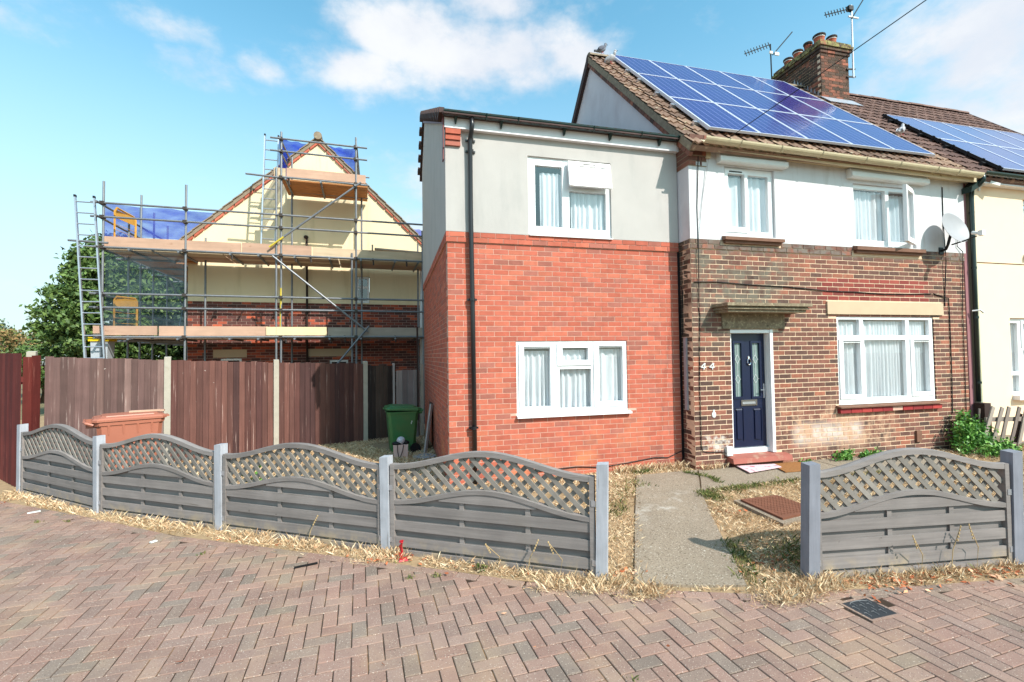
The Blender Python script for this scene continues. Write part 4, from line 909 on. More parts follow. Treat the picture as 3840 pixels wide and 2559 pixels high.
# ------------------------------------------------------------------ cream neighbour
nb = thing('neighbour_house', 'cream rendered terraced house at the right edge, beyond the dark green downpipe', 'house', (12.7, 3.2, .1))
nw_u = (11.17, 12.5, 3.74, 4.83); nw_l = (10.70, 12.3, 1.02, 2.50)
mb = MB(); mb.slab(9.85, 15.6, -.1, LED-.012, [nw_l], mF(-.30), 0, -.22); part('wall', mb, 'cream', nb)
mb = MB(); mb.slab(9.85, 15.6, LED, 5.12, [nw_u], mF(-.318), 0, -.22); part('wall', mb, 'cream', nb)
mb = MB(); mb.box(9.852, 15.59, -.28, -.1, LED-.012, LED); part('shadow_gap', mb, 'black', nb)
mb = MB(); mb.box(9.80, 9.848, -.33, -.1, .1, 5.0); part('edge_trim', mb, 'sage', nb)
mb = MB(); mb.box(15.4, 15.6, -.1, 6.6, -.1, 5.3); mb.box(9.85, 15.4, 6.4, 6.6, -.1, 5.3); part('rear_wall', mb, 'cream', nb)
window(nb, 11.18, 12.49, 3.75, 4.82, -.26, [(11.27, 11.75, 3.86, 4.74), (11.85, 12.42, 3.86, 4.74)], curt=[(11.25, 11.78, 3.85, 4.7), (11.85, 12.4, 3.85, 4.7)], cseed=7)
mb = MB(); mb.box(11.13, 12.54, -.40, -.25, 3.66, 3.735); part('sill', mb, 'white_board', nb)
window(nb, 10.71, 12.29, 1.03, 2.49, -.25, [(10.735, 10.985, 1.475, 2.41), (10.75, 10.985, 1.085, 1.40), (11.12, 11.7, 1.09, 1.88), (11.12, 11.7, 1.97, 2.40), (11.8, 12.25, 1.09, 2.4)], sashes=[(11.07, 11.75, 1.93, 2.45)], curt=[(10.72, 11.0, 1.05, 2.4), (11.1, 11.7, 1.05, 2.4)], cseed=8)
mb = MB(); mb.box(10.69, 12.35, -.41, -.24, .94, 1.025); part('sill', mb, 'white_board', nb)
mb = MB(); mb.hexa([(9.9, -.46, 5.0), (15.6, -.46, 4.98), (15.6, -.319, 4.98), (9.9, -.319, 5.0), (9.9, -.46, 5.12), (15.6, -.46, 5.09), (15.6, -.319, 5.09), (9.9, -.319, 5.12)]); part('fascia', mb, 'white_board', nb)
mb = MB(); mb.hexa([(9.9, -.50, 5.06), (15.6, -.50, 5.03), (15.6, -.461, 5.03), (9.9, -.461, 5.06), (9.9, -.50, 5.10), (15.6, -.50, 5.07), (15.6, -.461, 5.07), (9.9, -.461, 5.10)]); part('fascia_mould', mb, 'beige_iron', nb)
half_gutter(9.72, 15.6, -.56, 5.155, .06, nb, 'green_plastic', -.006)
mb = MB(); mb.path([(9.72, -.56, 5.12), (9.72, -.56, 5.0), (9.70, -.50, 4.93), (9.69, -.40, 4.88), (9.69, -.385, 4.7), (9.70, -.37, 3.5), (9.695, -.36, .95)], .036, 10); dpo = part('downpipe', mb, 'green_plastic', nb, smooth=True)
mb = MB(); mb.hexa([(9.55, -.47, 4.80), (9.75, -.52, 4.92), (9.75, -.32, 4.92), (9.55, -.32, 4.80), (9.55, -.49, 4.90), (9.75, -.54, 5.05), (9.75, -.32, 5.05), (9.55, -.32, 4.90)]); part('hopper', mb, 'green_plastic', dpo)
for z in (4.45, 3.42, 2.5, 1.3):
    mb = MB(); mb.tube((9.698, -.372, z-.02), (9.698, -.372, z+.02), .044, 10); part('pipe_clip', mb, 'green_plastic', dpo)
mb = MB(); mb.path([(9.62, -.36, 2.62), (9.70, -.44, 2.63), (9.76, -.45, 2.58)], .016, 6); part('overflow_pipe', mb, 'white_plain', nb)
mb = MB(); mb.path([(9.98, -.36, 4.96), (9.98, -.42, 4.99), (10.06, -.45, 5.02)], .012, 6); mb.bar((10.04, -.46, 5.02), (10.22, -.50, 4.97), .05, .05); mb.box(9.96, 10.0, -.345, -.319, 4.90, 5.0); part('security_camera', mb, 'white_plain', nb)
roof_slab(9.78, 15.65, nb, 'tile2')
NX0, NPW, NS0, NPH = 10.42, .90, .10, 1.52
lay_tiles(9.70, 20, nb, 'tile2', lambda x, s: (NX0 + .05 < x and s > .0 and s < NS0 + 2*NPH - .3) or (x < 10.6 and s > 4.2))
ridge_tiles(10.7, 15.4, nb, 'tile2')
mb = MB(); mb.hexa([rp(15.62, -.14, -.10), rp(15.7, -.14, -.10), rp(15.7, SR+.05, -.10), rp(15.62, SR+.05, -.10), rp(15.62, -.14, .06), rp(15.7, -.14, .06), rp(15.7, SR+.05, .06), rp(15.62, SR+.05, .06)]); part('verge', mb, 'dark_tile', nb)

# ------------------------------------------------------------------ solar arrays
def solar(name, label, x0, s0, pw, ph, nx, ns, m, fr, edge, skew=None):
    t = thing(name, label, 'solar panels', rp(x0 + pw*nx/2, s0, .08))
    for i in range(nx):
        for j in range(ns):
            a, b, c, d = x0 + i*pw + .006, x0 + (i+1)*pw - .006, s0 + j*ph + .006, s0 + (j+1)*ph - .006; f = .022
            mb = MB(); mb.slab(a, b, c, d, [(a+f, b-f, c+f, d-f)], lambda u, v, w: rp(u, v, w), .135, .095); p = part('solar_panel', mb, fr, t)
            mb = MB(); mb.quad(rp(a+f, c+f, .129), rp(b-f, c+f, .129), rp(b-f, d-f, .129), rp(a+f, d-f, .129)); mb.quad(rp(a+f, d-f, .10), rp(b-f, d-f, .10), rp(b-f, c+f, .10), rp(a+f, c+f, .10)); part('cell_sheet', mb, m, p)
    for j in range(ns):
        for q in (.22, .78):
            s = s0 + (j+q)*ph; mb = MB(); mb.box(-.10, .02, -.035, .035, .03, .10); mb.box(-.07, -.02, -.05, .05, .0, .03)
            mb.v = [tuple(rp(x0 + v[0], s + v[1], v[2])) for v in mb.v]; part('mounting_bracket', mb, edge, t)
        mb = MB(); X0 = x0 - .012
        mb.slab(s0 + j*ph, s0 + (j+1)*ph, .085, .14, [], lambda u, v, w: rp(X0 - w, u, v), .006, -.006); part('edge_trim', mb, edge if edge == 'black' else 'frame_white', t)
        if edge == 'black':
            for q in np.linspace(.05, .95, 5):
                mb = MB(); s = s0 + (j+q)*ph; mb.slab(s-.02, s+.02, .07, .15, [], lambda u, v, w: rp(X0 - w, u, v), .014, -.014); part('trim_clip', mb, 'black', t)
    return t
solar('solar_array', 'bright blue solar array of three rows on the old brown roof', SX0, SS0, SPW, SPH, 5, 3, 'solar', 'frame_white', 'alu')
solar('solar_array', 'hazy blue solar array with a black side edge on the cream house roof', NX0, NS0, NPW, NPH, 5, 2, 'solar2', 'frame_white', 'black')

# ------------------------------------------------------------------ dish, aerials, wire
dsh = thing('satellite_dish', 'round pale grey satellite dish on the white render by the green downpipe', 'satellite dish', (8.95, HY-.02, 3.70))
ax = Vector((.02, -.95, .30)).normalized(); q = ax.to_track_quat('Z', 'Y').to_matrix()
mb = MB(); prof = [(0.001, 0), (.08, .004), (.16, .016), (.24, .036), (.295, .055), (.30, .062), (.288, .058), (.235, .042), (.16, .023), (.08, .010), (.001, .007)]
mb.lathe(prof, (8.95, HY-.22, 4.065), 28, q); part('reflector', mb, 'dish', dsh, smooth=True)
mb = MB(); mb.path([(8.97, HY-.015, 3.72), (8.97, HY-.10, 3.73), (8.96, HY-.14, 3.80), (8.955, HY-.20, 4.0)], .022, 8); mb.box(8.92, 9.02, HY-.03, HY-.015, 3.65, 3.78); part('mount', mb, 'black', dsh)
mb = MB(); mb.path([(8.96, HY-.20, 3.79), (8.97, HY-.40, 3.82), (8.985, HY-.56, 3.86)], .013, 6); part('arm', mb, 'black', dsh)
mb = MB(); mb.tube((8.985, HY-.60, 3.90), (8.98, HY-.50, 3.93), .03, 8); mb.box(8.95, 9.02, HY-.66, HY-.60, 3.85, 3.94); part('lnb', mb, 'white_plain', dsh)
def yagi(mb, a, b, n, el, up=(0, 0, 1)):
    a, b = Vector(a), Vector(b); mb.tube(a, b, .012, 6); d = (b-a).normalized(); x = d.cross(Vector(up)).normalized(); z = x.cross(d)
    for i in range(n):
        p = a.lerp(b, (i+.4)/n); mb.tube(p - z*el, p + z*el, .011, 5)
ant = thing('tv_aerial', 'tall silver mast with two aerials strapped to the chimney side', 'tv aerial', (10.73, 2.62, 8.9))
mb = MB(); mb.tube((10.72, 2.62, 8.9), (10.73, 2.62, 10.80), .022, 8); part('mast', mb, 'alu', ant)
mb = MB(); yagi(mb, (9.78, 2.55, 10.33), (10.70, 2.60, 10.70), 9, .07); mb.box(10.58, 10.72, 2.55, 2.65, 10.63, 10.74); part('boom', mb, 'black', ant)
mb = MB(); mb.tube((10.68, 2.58, 10.42), (11.16, 2.55, 11.12), .014, 6); mb.ell((11.0, 2.55, 11.07), (.07, .03, .05)); part('boom', mb, 'black', ant)
mb = MB(); mb.box(10.58, 10.9, 2.57, 2.60, 10.445, 10.475); part('bracket', mb, 'white_plain', ant)
for z in (9.13, 8.93):
    mb = MB(); mb.bar((10.55, 2.66, z), (10.78, 2.62, z), .03, .03); part('strap', mb, 'black', ant)
ant = thing('tv_aerial', 'thin dark aerial behind the far end of the chimney stack', 'tv aerial', (9.78, 4.27, 8.6))
mb = MB(); mb.tube((9.80, 4.27, 8.2), (9.77, 4.27, 10.72), .018, 6); part('mast', mb, 'black', ant)
mb = MB(); yagi(mb, (8.82, 4.2, 10.25), (9.76, 4.25, 10.70), 9, .08); part('boom', mb, 'black', ant)
mb = MB(); mb.tube((9.82, 4.25, 10.40), (10.55, 4.27, 11.20), .016, 6); part('boom', mb, 'black', ant)
mb = MB(); mb.box(9.68, 9.78, 4.2, 4.23, 10.40, 10.47); mb.box(9.86, 10.0, 4.2, 4.23, 10.38, 10.47); part('reflector_plate', mb, 'white_plain', ant)
mb = MB(); P1_ = Vector((4.15, -.48, 5.13)); P2_ = Vector((1.757, -5.0, 3.626))
far = CAM + (Vector((1.757, -5.0, 3.626)) - CAM)*2.4; far = P1_ + (far - P1_)*4
mb.path([P1_.lerp(far, t) + Vector((0, 0, -.10*4*t*(1-t)*0.3)) for t in np.linspace(0, 1, 9)], .006, 5); single('overhead_wire', mb, 'cable', 'black overhead wire rising from the eaves across the solar panels', 'wire', smooth=True)

# ------------------------------------------------------------------ pigeons
def pigeon(loc, rot, label, m='feather'):
    t = thing('pigeon', label, 'pigeon', loc, rot, 'pigeons on the roofs', local=True); R = Matrix.Rotation(rad(-28), 3, 'Y')
    mb = MB(); mb.ell((0, 0, .10), (.125, .062, .068), 10, 8, R); mb.path([(-.07, 0, .06), (-.19, 0, .03)], .026, 6); mb.path([(.07, 0, .14), (.10, 0, .20), (.105, 0, .235)], .032, 8); mb.ell((.112, 0, .245), (.036, .03, .032)); part('body', mb, m, t, smooth=True)
    mb = MB(); mb.tube((.14, 0, .243), (.172, 0, .232), .009, 6, .002); part('beak', mb, 'black', t)
    for s in (-1, 1):
        mb = MB(); mb.tube((.01, s*.022, .05), (.015, s*.024, .0), .006, 5); mb.tube((.015, s*.024, .004), (.05, s*.03, .002), .005, 5); part('leg', mb, 'red_strip', t)
        mb = MB(); mb.ell((-.03, s*.055, .105), (.105, .012, .045), 8, 6, R); part('wing', mb, m, t, smooth=True)
pigeon(rp(4.0, SR+.06, .10), rad(5), 'dark pigeon standing on the ridge above the gable end')
pigeon(rp(3.98, 4.55, .06), rad(-40), 'mottled pigeon on the tiles beside the top corner of the solar array', 'feather_pale')
pigeon(rp(9.62, 1.75, .07), rad(20), 'pale pigeon between the two solar arrays', 'feather_pale')

# ------------------------------------------------------------------ grey wavy garden fence
def curve(u): return .5*(1 + math.cos(2*math.pi*(min(max(u, 0), 1) - .5)))
def wavy_panel(a, b, label, za=0.0, zb=0.0, h0=.91, rise=.165, tone='fence_wood'):
    a, b = Vector((a[0], a[1], 0)), Vector((b[0], b[1], 0)); d = b-a; L = d.length; ang = math.atan2(d.y, d.x)
    t = thing('wavy_fence', label, 'garden fence', a.lerp(b, .055/L) + Vector((0, 0, za)), ang, 'wavy grey fence panels along the pavement', local=True)
    w = L - .11; tilt = (zb-za)/w
    def part_(n, mb, m=tone):
        if tilt: mb.v = [(x, y, z + x*tilt) for x, y, z in mb.v]
        return part(n, mb, m, t)
    top = lambda x: h0 + rise*curve(x/w); low = lambda x: h0 - .345 + rise*.95*curve(x/w)
    N = 22
    for nm, fn, hh, dy in (('top_rail', top, .052, .034), ('middle_rail', low, .045, .034)):
        mb = MB(); vs = []
        for i in range(N+1):
            x = w*i/N; z = fn(x); vs += [(x, -dy, z-hh), (x, dy, z-hh), (x, dy, z-.006), (x, 0, z), (x, -dy, z-.006)]
        mb.add(vs, [(5*i+j, 5*i+(j+1) % 5, 5*i+5+(j+1) % 5, 5*i+5+j) for i in range(N) for j in range(5)] + [(0, 1, 2, 3, 4), tuple(5*N+k for k in (4, 3, 2, 1, 0))]); part_(nm, mb)
    for x in (-.005, w-.035):
        mb = MB(); mb.box(x, x+.042, -.036, .036, 0.02, h0-.004); part_('stile', mb)
    for u in (.375, .70):
        mb = MB(); x = w*u; mb.box(x-.022, x+.022, -.0095, .0085, .02, low(x)-.046); part_('batten', mb)
    def slat(z0, z1, y0, y1):
        xs = [x for x in np.linspace(.038, w-.036, 29) if low(x) - .04 > z0 + .012]
        if len(xs) < 2: return
        mb = MB(); up = [(x, min(z1, low(x)-.04)) for x in xs]; n = len(xs)
        if all(abs(z - z1) < 1e-6 for _, z in up): mb.box(xs[0], xs[-1], y0, y1, z0, z1)
        else:
            poly = [(xs[0], z0), (xs[-1], z0)] + up[::-1]; mb.prism(poly, lambda u, v, ww: (u, ww, v), y0, y1)
        part_('slat', mb)
    for z in (.083, .238, .393, .548, .70): slat(z, z+.090, -.025, -.0105)
    for z in (.012, .160, .315, .470, .625): slat(z, z+.092, .0090, .022)
    mb = MB(); mb.box(.04, w-.036, -.033, .033, .0, .055); part_('bottom_board', mb)
    for lay, (sg, y0, y1) in enumerate(((-1, -.0135, -.0025), (1, .0005, .0115))):
        x0 = -1.2
        k = 0
        while x0 < w + 1.2:
            x0 += .126; run = None; segs = []
            for q in np.linspace(0, 1, 90):            # along the strip from high to low
                z = 1.12 - q*.75; x = x0 + (1.12 - z if sg < 0 else -(1.12 - z))
                ok = .034 < x < w - .034 and low(x) - .02 < z < top(x) - .045
                if ok and run is None: run = (x, z)
                if ok: last = (x, z)
                if (not ok or q == 1) and run is not None:
                    if abs(last[1] - run[1]) > .03: segs.append((run, last))
                    run = None
            for (p, q_) in segs:
                mb = MB(); mb.bar((p[0], (y0+y1)/2, p[1]), (q_[0], (y0+y1)/2, q_[1]), y1-y0, .041, (-sg*.7071, 0, .7071)) ; part_('lattice_strip', mb, 'fence_lat')
    for z in (.62, .12):
        mb = MB(); mb.box(w-.02, w+.02, -.040, -.0365, z, z+.05); mb.box(-.02, .02, -.040, -.0365, z, z+.05); part_('fixing_clip', mb, 'alu')
    return t
def fpost(p, ang, top_, label, m, lean=(0, 0), w=.094):
    t = thing('fence_post', label, 'fence post', (p[0], p[1], 0), ang, 'square posts of the wavy grey fence', local=True); h = w/2
    mb = MB(); lx, ly = lean; mb.hexa([(-h, -h, -.02), (h, -h, -.02), (h, h, -.02), (-h, h, -.02), (-h+lx, -h+ly, top_-.012), (h+lx, -h+ly, top_-.004), (h+lx, h+ly, top_), (-h+lx, h+ly, top_-.008)])
    part('shaft', mb, m, t); return t
PA, PB_, PC, PD, PE, PF, PG = (-6.05, 1.86), (-4.37, .45), (-2.64, -.66), (-.82, -1.815), (.955, -2.90), (2.63, -3.38), (4.60, -3.63)
def an(a, b): return math.atan2(b[1]-a[1], b[0]-a[0])
wavy_panel(PA, PB_, 'first wavy trellis panel, at the far left beside the dark red fence', h0=.90)
wavy_panel(PB_, PC, 'wavy trellis panel in front of the orange wheelie bin', h0=.875)
wavy_panel(PC, PD, 'wavy trellis panel with dry straw heaped along its foot, left of the pink gift bag', h0=.86)
wavy_panel(PD, PE, 'wavy trellis panel in front of the brick extension, left of the gateway', h0=.875)
wavy_panel(PF, PG, 'brighter wavy trellis panel right of the concrete path', h0=.90)
fpost(PA, an(PA, PB_), 1.01, 'pale blue grey post at the left end against the dark red fence', 'fence_post', (-.01, 0))
fpost(PB_, an(PA, PB_), .975, 'pale blue grey post left of the orange wheelie bin', 'fence_post', (-.03, 0))
fpost(PC, an(PB_, PC), .965, 'pale blue grey post below the third concrete fence post, between two trellis panels', 'fence_post', (-.02, 0))
fpost(PD, an(PC, PD), .945, 'pale blue grey post beside the pink gift bag with red plastic at its foot', 'fence_post', (-.015, 0))
fpost(PE, an(PD, PE), .99, 'cracked pale post on the left side of the path opening', 'fence_post', (.025, 0))
fpost(PF, an(PF, PG), .975, 'blue grey stained post on the right side of the path opening', 'post_grey', (.04, 0), .10)
fpost(PG, an(PF, PG), 1.005, 'blue grey stained post cut by the right edge of the picture', 'post_grey', (.03, 0), .10)

# ------------------------------------------------------------------ close boarded wooden fences and concrete posts
def board_panel(a, b, za, zb, z0, m, label, group, n, face=-1):
    a, b = Vector((a[0], a[1], 0)), Vector((b[0], b[1], 0)); d = b-a; L = d.length
    t = thing('wooden_fence', label, 'wooden fence', a, math.atan2(d.y, d.x), group, local=True)
    p = L/n
    for i in range(n):
        x = i*p; u = (i+.5)/n; zt = za + (zb-za)*u + rng.uniform(-.013, .011)
        mb = MB(); y1 = face*(.012 + .016); y2 = face*.006
        mb.hexa([(x-.004, y1, z0), (x+p+.006, y2, z0), (x+p+.006, 0, z0), (x-.004, 0, z0), (x-.004, y1, zt), (x+p+.006, y2, zt), (x+p+.006, 0, zt), (x-.004, 0, zt)]); part('fence_board', mb, m, t)
    for u in (.25, .8):
        mb = MB(); z = z0 + (min(za, zb)-z0)*u; mb.box(0, L, .001, .05, z-.04, z+.04); part('rail', mb, m, t)
    return t
def cpost(p, top_, label, w=.10, ang=0):
    t = thing('concrete_post', label, 'concrete post', (p[0], p[1], .0), ang, 'concrete posts of the wooden fence', local=True); h = w/2
    mb = MB(); mb.hexa([(-h, -h, 0), (h, -h, 0), (h, h, 0), (-h, h, 0), (-h, -h, top_-.015), (h, -h, top_-.015), (h, h, top_), (-h, h, top_)]); part('shaft', mb, 'concrete', t); return t
C1_, C2_, C3_, C4_, C5_ = (-6.26, 2.36), (-4.62, 2.90), (-2.98, 3.42), (-1.34, 3.93), (-.12, 4.33)
bang = an(C1_, C4_)
def off(p, q, s): d = Vector((q[0]-p[0], q[1]-p[1])); d = d.normalized()*s; return (p[0]+d.x, p[1]+d.y)
board_panel(off(C1_, C2_, .16), off(C2_, C1_, .05), 2.0, 1.92, .12, 'bf_board', 'faded mauve brown boarded fence bay behind the orange wheelie bin', 'boarded bays of the back fence', 17)
board_panel(off(C2_, C3_, .05), off(C3_, C2_, .05), 1.91, 1.85, .10, 'bf_board2', 'red brown boarded fence bay with pale flaking streaks in the middle of the back fence', 'boarded bays of the back fence', 17)
board_panel(off(C3_, C4_, .05), off(C4_, C3_, .05), 1.84, 1.79, .08, 'bf_board2', 'red brown boarded fence bay half in the shadow of the house', 'boarded bays of the back fence', 17)
board_panel(off(C4_, C5_, .05), off(C5_, C4_, .62), 1.75, 1.73, .08, 'dk_board', 'dark boarded bay in shade behind the green bin', 'boarded bays of the back fence', 7)
board_panel(off(C5_, C4_, .60), off(C5_, C4_, .06), 1.62, 1.62, .08, 'gy_board', 'silver grey boarded gate beside the extension wall', 'boarded bays of the back fence', 4)
cpost(C1_, 2.09, 'tall pale concrete post at the corner by the dark red fence', .105, bang)
cpost(C2_, 1.98, 'concrete post just right of the orange bin', .095, bang)
cpost(C3_, 1.90, 'concrete post in the middle of the red brown back fence', .09, bang)
cpost(C4_, 1.84, 'shaded concrete post left of the green bin', .085, bang)
cpost(C5_, 1.76, 'slim concrete post squeezed against the extension side wall', .06, bang)
mb = MB(); q = off(C5_, C4_, .66); mb.box(q[0]-.025, q[0]+.025, q[1]-.03, q[1]+.02, .08, 1.78); single('gate_post', mb, 'gy_board', 'slim grey wooden post left of the silver grey gate', 'post')
mb = MB(); q = off(C5_, C4_, .10); mb.box(q[0]-.02, q[0]+.02, q[1]-.05, q[1]-.01, .08, 2.6); single('dark_pole', mb, 'dark_wood', 'dark upright pole beside the gate and extension wall', 'pole')
board_panel((-7.75, 3.72), (-6.22, 2.08), 2.07, 2.06, .03, 'rf_board', 'dark red boarded fence at the far left edge', 'boarded bays of the back fence', 14)
board_panel((-6.21, 2.10), (-6.13, 2.32), 2.0, 2.03, .1, 'rf_board', 'narrow strip of red boards closing the gap by the corner post', 'boarded bays of the back fence', 2)
mb = MB(); mb.box(-7.0, -5.9, 4.2, 4.24, .5, 1.75); single('timber_sheet', mb, 'tan_board', 'tan timber sheet glimpsed through the gap by the corner post', 'board')

# ------------------------------------------------------------------ neighbour's broken picket fence
pk = thing('picket_fence', 'leaning broken grey picket fence in front of the cream house', 'fence', (9.7, -.7, .15))
pts = [((9.10, .17), (9.44, .90)), ((9.32, .17), (9.64, .88)), ((9.56, .17), (9.83, .88)), ((9.78, .16), (10.07, .87)), ((10.02, .16), (10.27, .85)), ((10.28, .15), (10.50, .86)), ((10.52, .15), (10.7, .86))]
for i, (a, b) in enumerate(pts):
    mb = MB(); y = -.72 - .012*(i % 2); mb.bar((a[0], y, a[1]), (b[0], y, b[1]), .018, .075, (1, 0, 0)); part('picket', mb, 'picket', pk)
mb = MB(); mb.bar((9.28, -.69, .68), (10.85, -.69, .63), .03, .075); part('rail', mb, 'picket', pk)
mb = MB(); mb.bar((9.12, -.69, .22), (10.8, -.69, .2), .03, .06); part('rail', mb, 'picket', pk)
mb = MB(); mb.bar((10.02, -.66, .15), (10.2, -.66, .74), .05, .06); part('post', mb, 'dark_wood', pk)
mb = MB(); mb.box(9.60, 9.76, -.50, -.34, .08, .93); single('pipe_casing', mb, 'dark_wood', 'dark boxed casing around the foot of the green downpipe', 'pipe casing')
mb = MB(); mb.bar((9.22, -.62, .25), (9.33, -.58, .86), .02, .05); single('loose_picket', mb, 'picket', 'loose pink grey picket propped behind the leaning fence', 'picket')

# ------------------------------------------------------------------ bins, bag and things by the side wall
def wheelie(loc, rot, m, label, ln, wd, h, lift=0.0):
    t = thing('wheelie_bin', label, 'wheelie bin', loc, rot, local=True)
    def ring(l, w, z, c=.05): l /= 2; w /= 2; return [(-l, -w+c, z), (-l+c, -w, z), (l-c, -w, z), (l, -w+c, z), (l, w-c, z), (l-c, w, z), (-l+c, w, z), (-l, w-c, z)]
    def loft(rs): 
        mb = MB(); vs = [p for r in rs for p in r]; n = 8
        mb.add(vs, [(k*n+i, k*n+(i+1) % n, (k+1)*n+(i+1) % n, (k+1)*n+i) for k in range(len(rs)-1) for i in range(n)] + [tuple(range(n-1, -1, -1)), tuple(range((len(rs)-1)*n, len(rs)*n))]); return mb
    part('body', loft([ring(ln*.74, wd*.80, .06), ring(ln*.76, wd*.83, .14), ring(ln*.92, wd*.94, h*.86), ring(ln*.94, wd*.95, h*.89)]), m, t)
    part('rim', loft([ring(ln*.97, wd*.99, h*.885), ring(ln*.99, wd*1.0, h*.93)]), m, t)
    X = Matrix.Translation((-ln/2, 0, h*.935)) @ Matrix.Rotation(-lift, 4, 'Y') @ Matrix.Translation((ln/2, 0, 0))
    mb = loft([ring(ln*1.04, wd*1.05, 0), ring(ln*1.04, wd*1.05, .028), ring(ln*.98, wd*.98, .05), ring(ln*.80, wd*.80, .062), ring(ln*.78, wd*.78, .075)]); mb.v = [tuple(X @ Vector(v)) for v in mb.v]; lid = part('lid', mb, m, t)
    mb = MB(X); mb.box(ln*.5, ln*.58, -wd*.2, wd*.2, .0, .02); part('lid_grip', mb, m, lid)
    mb = MB(); mb.path([(-ln*.5, -wd*.42, h*.90), (-ln*.60, -wd*.40, h*.93), (-ln*.62, -wd*.3, h*.94), (-ln*.62, wd*.3, h*.94), (-ln*.60, wd*.40, h*.93), (-ln*.5, wd*.42, h*.90)], .018, 8); part('handle', mb, m, t)
    for s in (-1, 1):
        mb = MB(); mb.box(-ln*.60, -ln*.46, s*wd*.25-.035, s*wd*.25+.035, h*.86, h*.95); part('hinge', mb, m, t)
        mb = MB(); mb.tube((-ln*.36, s*wd*.42, .10), (-ln*.36, s*wd*.50, .10), .10, 16); part('wheel', mb, 'black', t)
    for k in range(4):
        mb = MB(); u = -.3 + k*.2; mb.hexa([(ln*u-.008, -wd*.47, h*.76), (ln*u+.008, -wd*.47, h*.76), (ln*u+.008, -wd*.44, h*.76), (ln*u-.008, -wd*.44, h*.76), (ln*u-.012, -wd*.5, h*.885), (ln*u+.012, -wd*.5, h*.885), (ln*u+.012, -wd*.46, h*.885), (ln*u-.012, -wd*.46, h*.885)]); part('rib', mb, m, t)
    return t
wheelie((-4.52, 1.46, .06), math.atan2(.46, .88), 'bin_orange', 'orange terracotta wheelie bin behind the trellis fence', .80, .58, 1.08)
wheelie((-.60, 2.66, .09), math.pi + rad(6), 'bin_green', 'dark green wheelie bin with its lid ajar by the extension side wall', .60, .55, .86, rad(3.5))
mb = MB(); X = Matrix.Translation((-4.40, 1.60, 1.148)) @ Matrix.Rotation(rad(14), 4, 'Z'); mb.X = X; mb.box(-.17, .20, -.05, .05, 0, .022); mb.box(.20, .25, -.04, .045, -.004, .018)
single('wood_offcut', mb, 'board', 'splintered wood offcut lying on the orange bin lid', 'wood offcut')
mb = MB(); mb.box(-.44, -.425, 2.375, 2.376, .66, .69) ; mb.box(-.43, -.415, 2.375, 2.376, .69, .72); single('bin_sticker', mb, 'white_plain', 'small torn white sticker on the green bin', 'sticker')
bg_ = thing('gift_bag', 'pink paper gift bag with black handles stuffed with packaging', 'gift bag', (-.64, 2.05, .085))
mb = MB(); mb.hexa([(-.755, 2.0, .085), (-.515, 2.0, .085), (-.515, 2.10, .085), (-.755, 2.10, .085), (-.765, 1.99, .35), (-.505, 1.99, .35), (-.505, 2.11, .35), (-.765, 2.11, .35)]); part('bag', mb, 'bag', bg_)
mb = MB(); mb.path([(-.69, 1.985, .35), (-.69, 1.97, .26), (-.675, 1.972, .17), (-.66, 1.972, .12)], .007, 5); part('handle', mb, 'black', bg_)
mb = MB(); mb.path([(-.585, 1.985, .35), (-.60, 1.97, .25), (-.63, 1.972, .17), (-.65, 1.972, .12)], .007, 5); part('handle', mb, 'black', bg_)
mb = MB(); mb.ell((-.63, 2.05, .42), (.075, .06, .07), 12, 8); part('foil_ball', mb, 'foil', bg_, smooth=True)
mb = MB(); mb.ell((-.70, 2.04, .37), (.09, .06, .04), 10, 6); mb.ell((-.55, 2.06, .375), (.07, .05, .045), 10, 6); part('black_wrap', mb, 'black', bg_, smooth=True)
mb = MB(); mb.bar((-.20, 2.2, .09), (-.06, 2.35, 1.02), .035, .06); single('leaning_plank', mb, 'gy_board', 'thin pale plank leaning on the extension side wall', 'plank')
mb = MB(); mb.hexa([(-.13, 2.6, .1), (-.11, 2.6, .1), (-.11, 3.1, .1), (-.13, 3.1, .1), (-.04, 2.6, 1.0), (-.025, 2.6, 1.0), (-.025, 3.1, 1.0), (-.04, 3.1, 1.0)]); single('leaning_sheet', mb, 'dark_wood', 'dark sheet leaning on the extension side wall behind the plank', 'sheet')
mb = MB(); mb.tube((-.32, 2.75, .36), (-.32, 2.75, .62), .04, 10); mb.tube((-.32, 2.75, .62), (-.32, 2.75, .68), .05, 10, .03); single('bottle', mb, 'grey_box', 'grey plastic bottle standing behind the green bin', 'bottle')
mb = MB(); mb.lathe([(.16, 0), (.20, .03), (.20, .05), (.16, .06)], (-.22, 1.95, .09), 16); single('bucket_lid', mb, 'lead', 'round grey lid lying by the foot of the plank', 'lid')

# ------------------------------------------------------------------ covers and mats
cv = thing('inspection_cover', 'rusty brown square inspection cover set in a raised concrete frame', 'manhole cover', (3.62, -2.02, .05))
mb = MB(); ground_poly(mb, [(3.28, -1.68), (3.92, -1.67), (4.0, -2.33), (3.28, -2.44)], .035); part('frame', mb, 'path', cv)
mb = MB(); ground_poly(mb, [(3.34, -1.73), (3.88, -1.72), (3.94, -2.26), (3.35, -2.36)], .058); pl = part('plate', mb, 'rust', cv)
mb = MB()
for i in range(12):
    for j in range(11):
        x = 3.375 + i*.044 + j*.002; y = -1.77 - j*.046 - (11-i)*.0015; z = float(gz(x, y)) + .058; mb.box(x, x+.026, y-.008, y, z, z+.003); mb.box(x+.026, x+.034, y-.026, y-.01, z, z+.003)
part('chequer_studs', mb, 'rust', pl, kind='stuff')
cv = thing('stopcock_cover', 'small black rectangular water cover set in the brick paving', 'stopcock cover', (2.66, -3.86, 0))
X = Matrix.Translation((2.66, -3.86, 0)) @ Matrix.Rotation(rad(2), 4, 'Z')
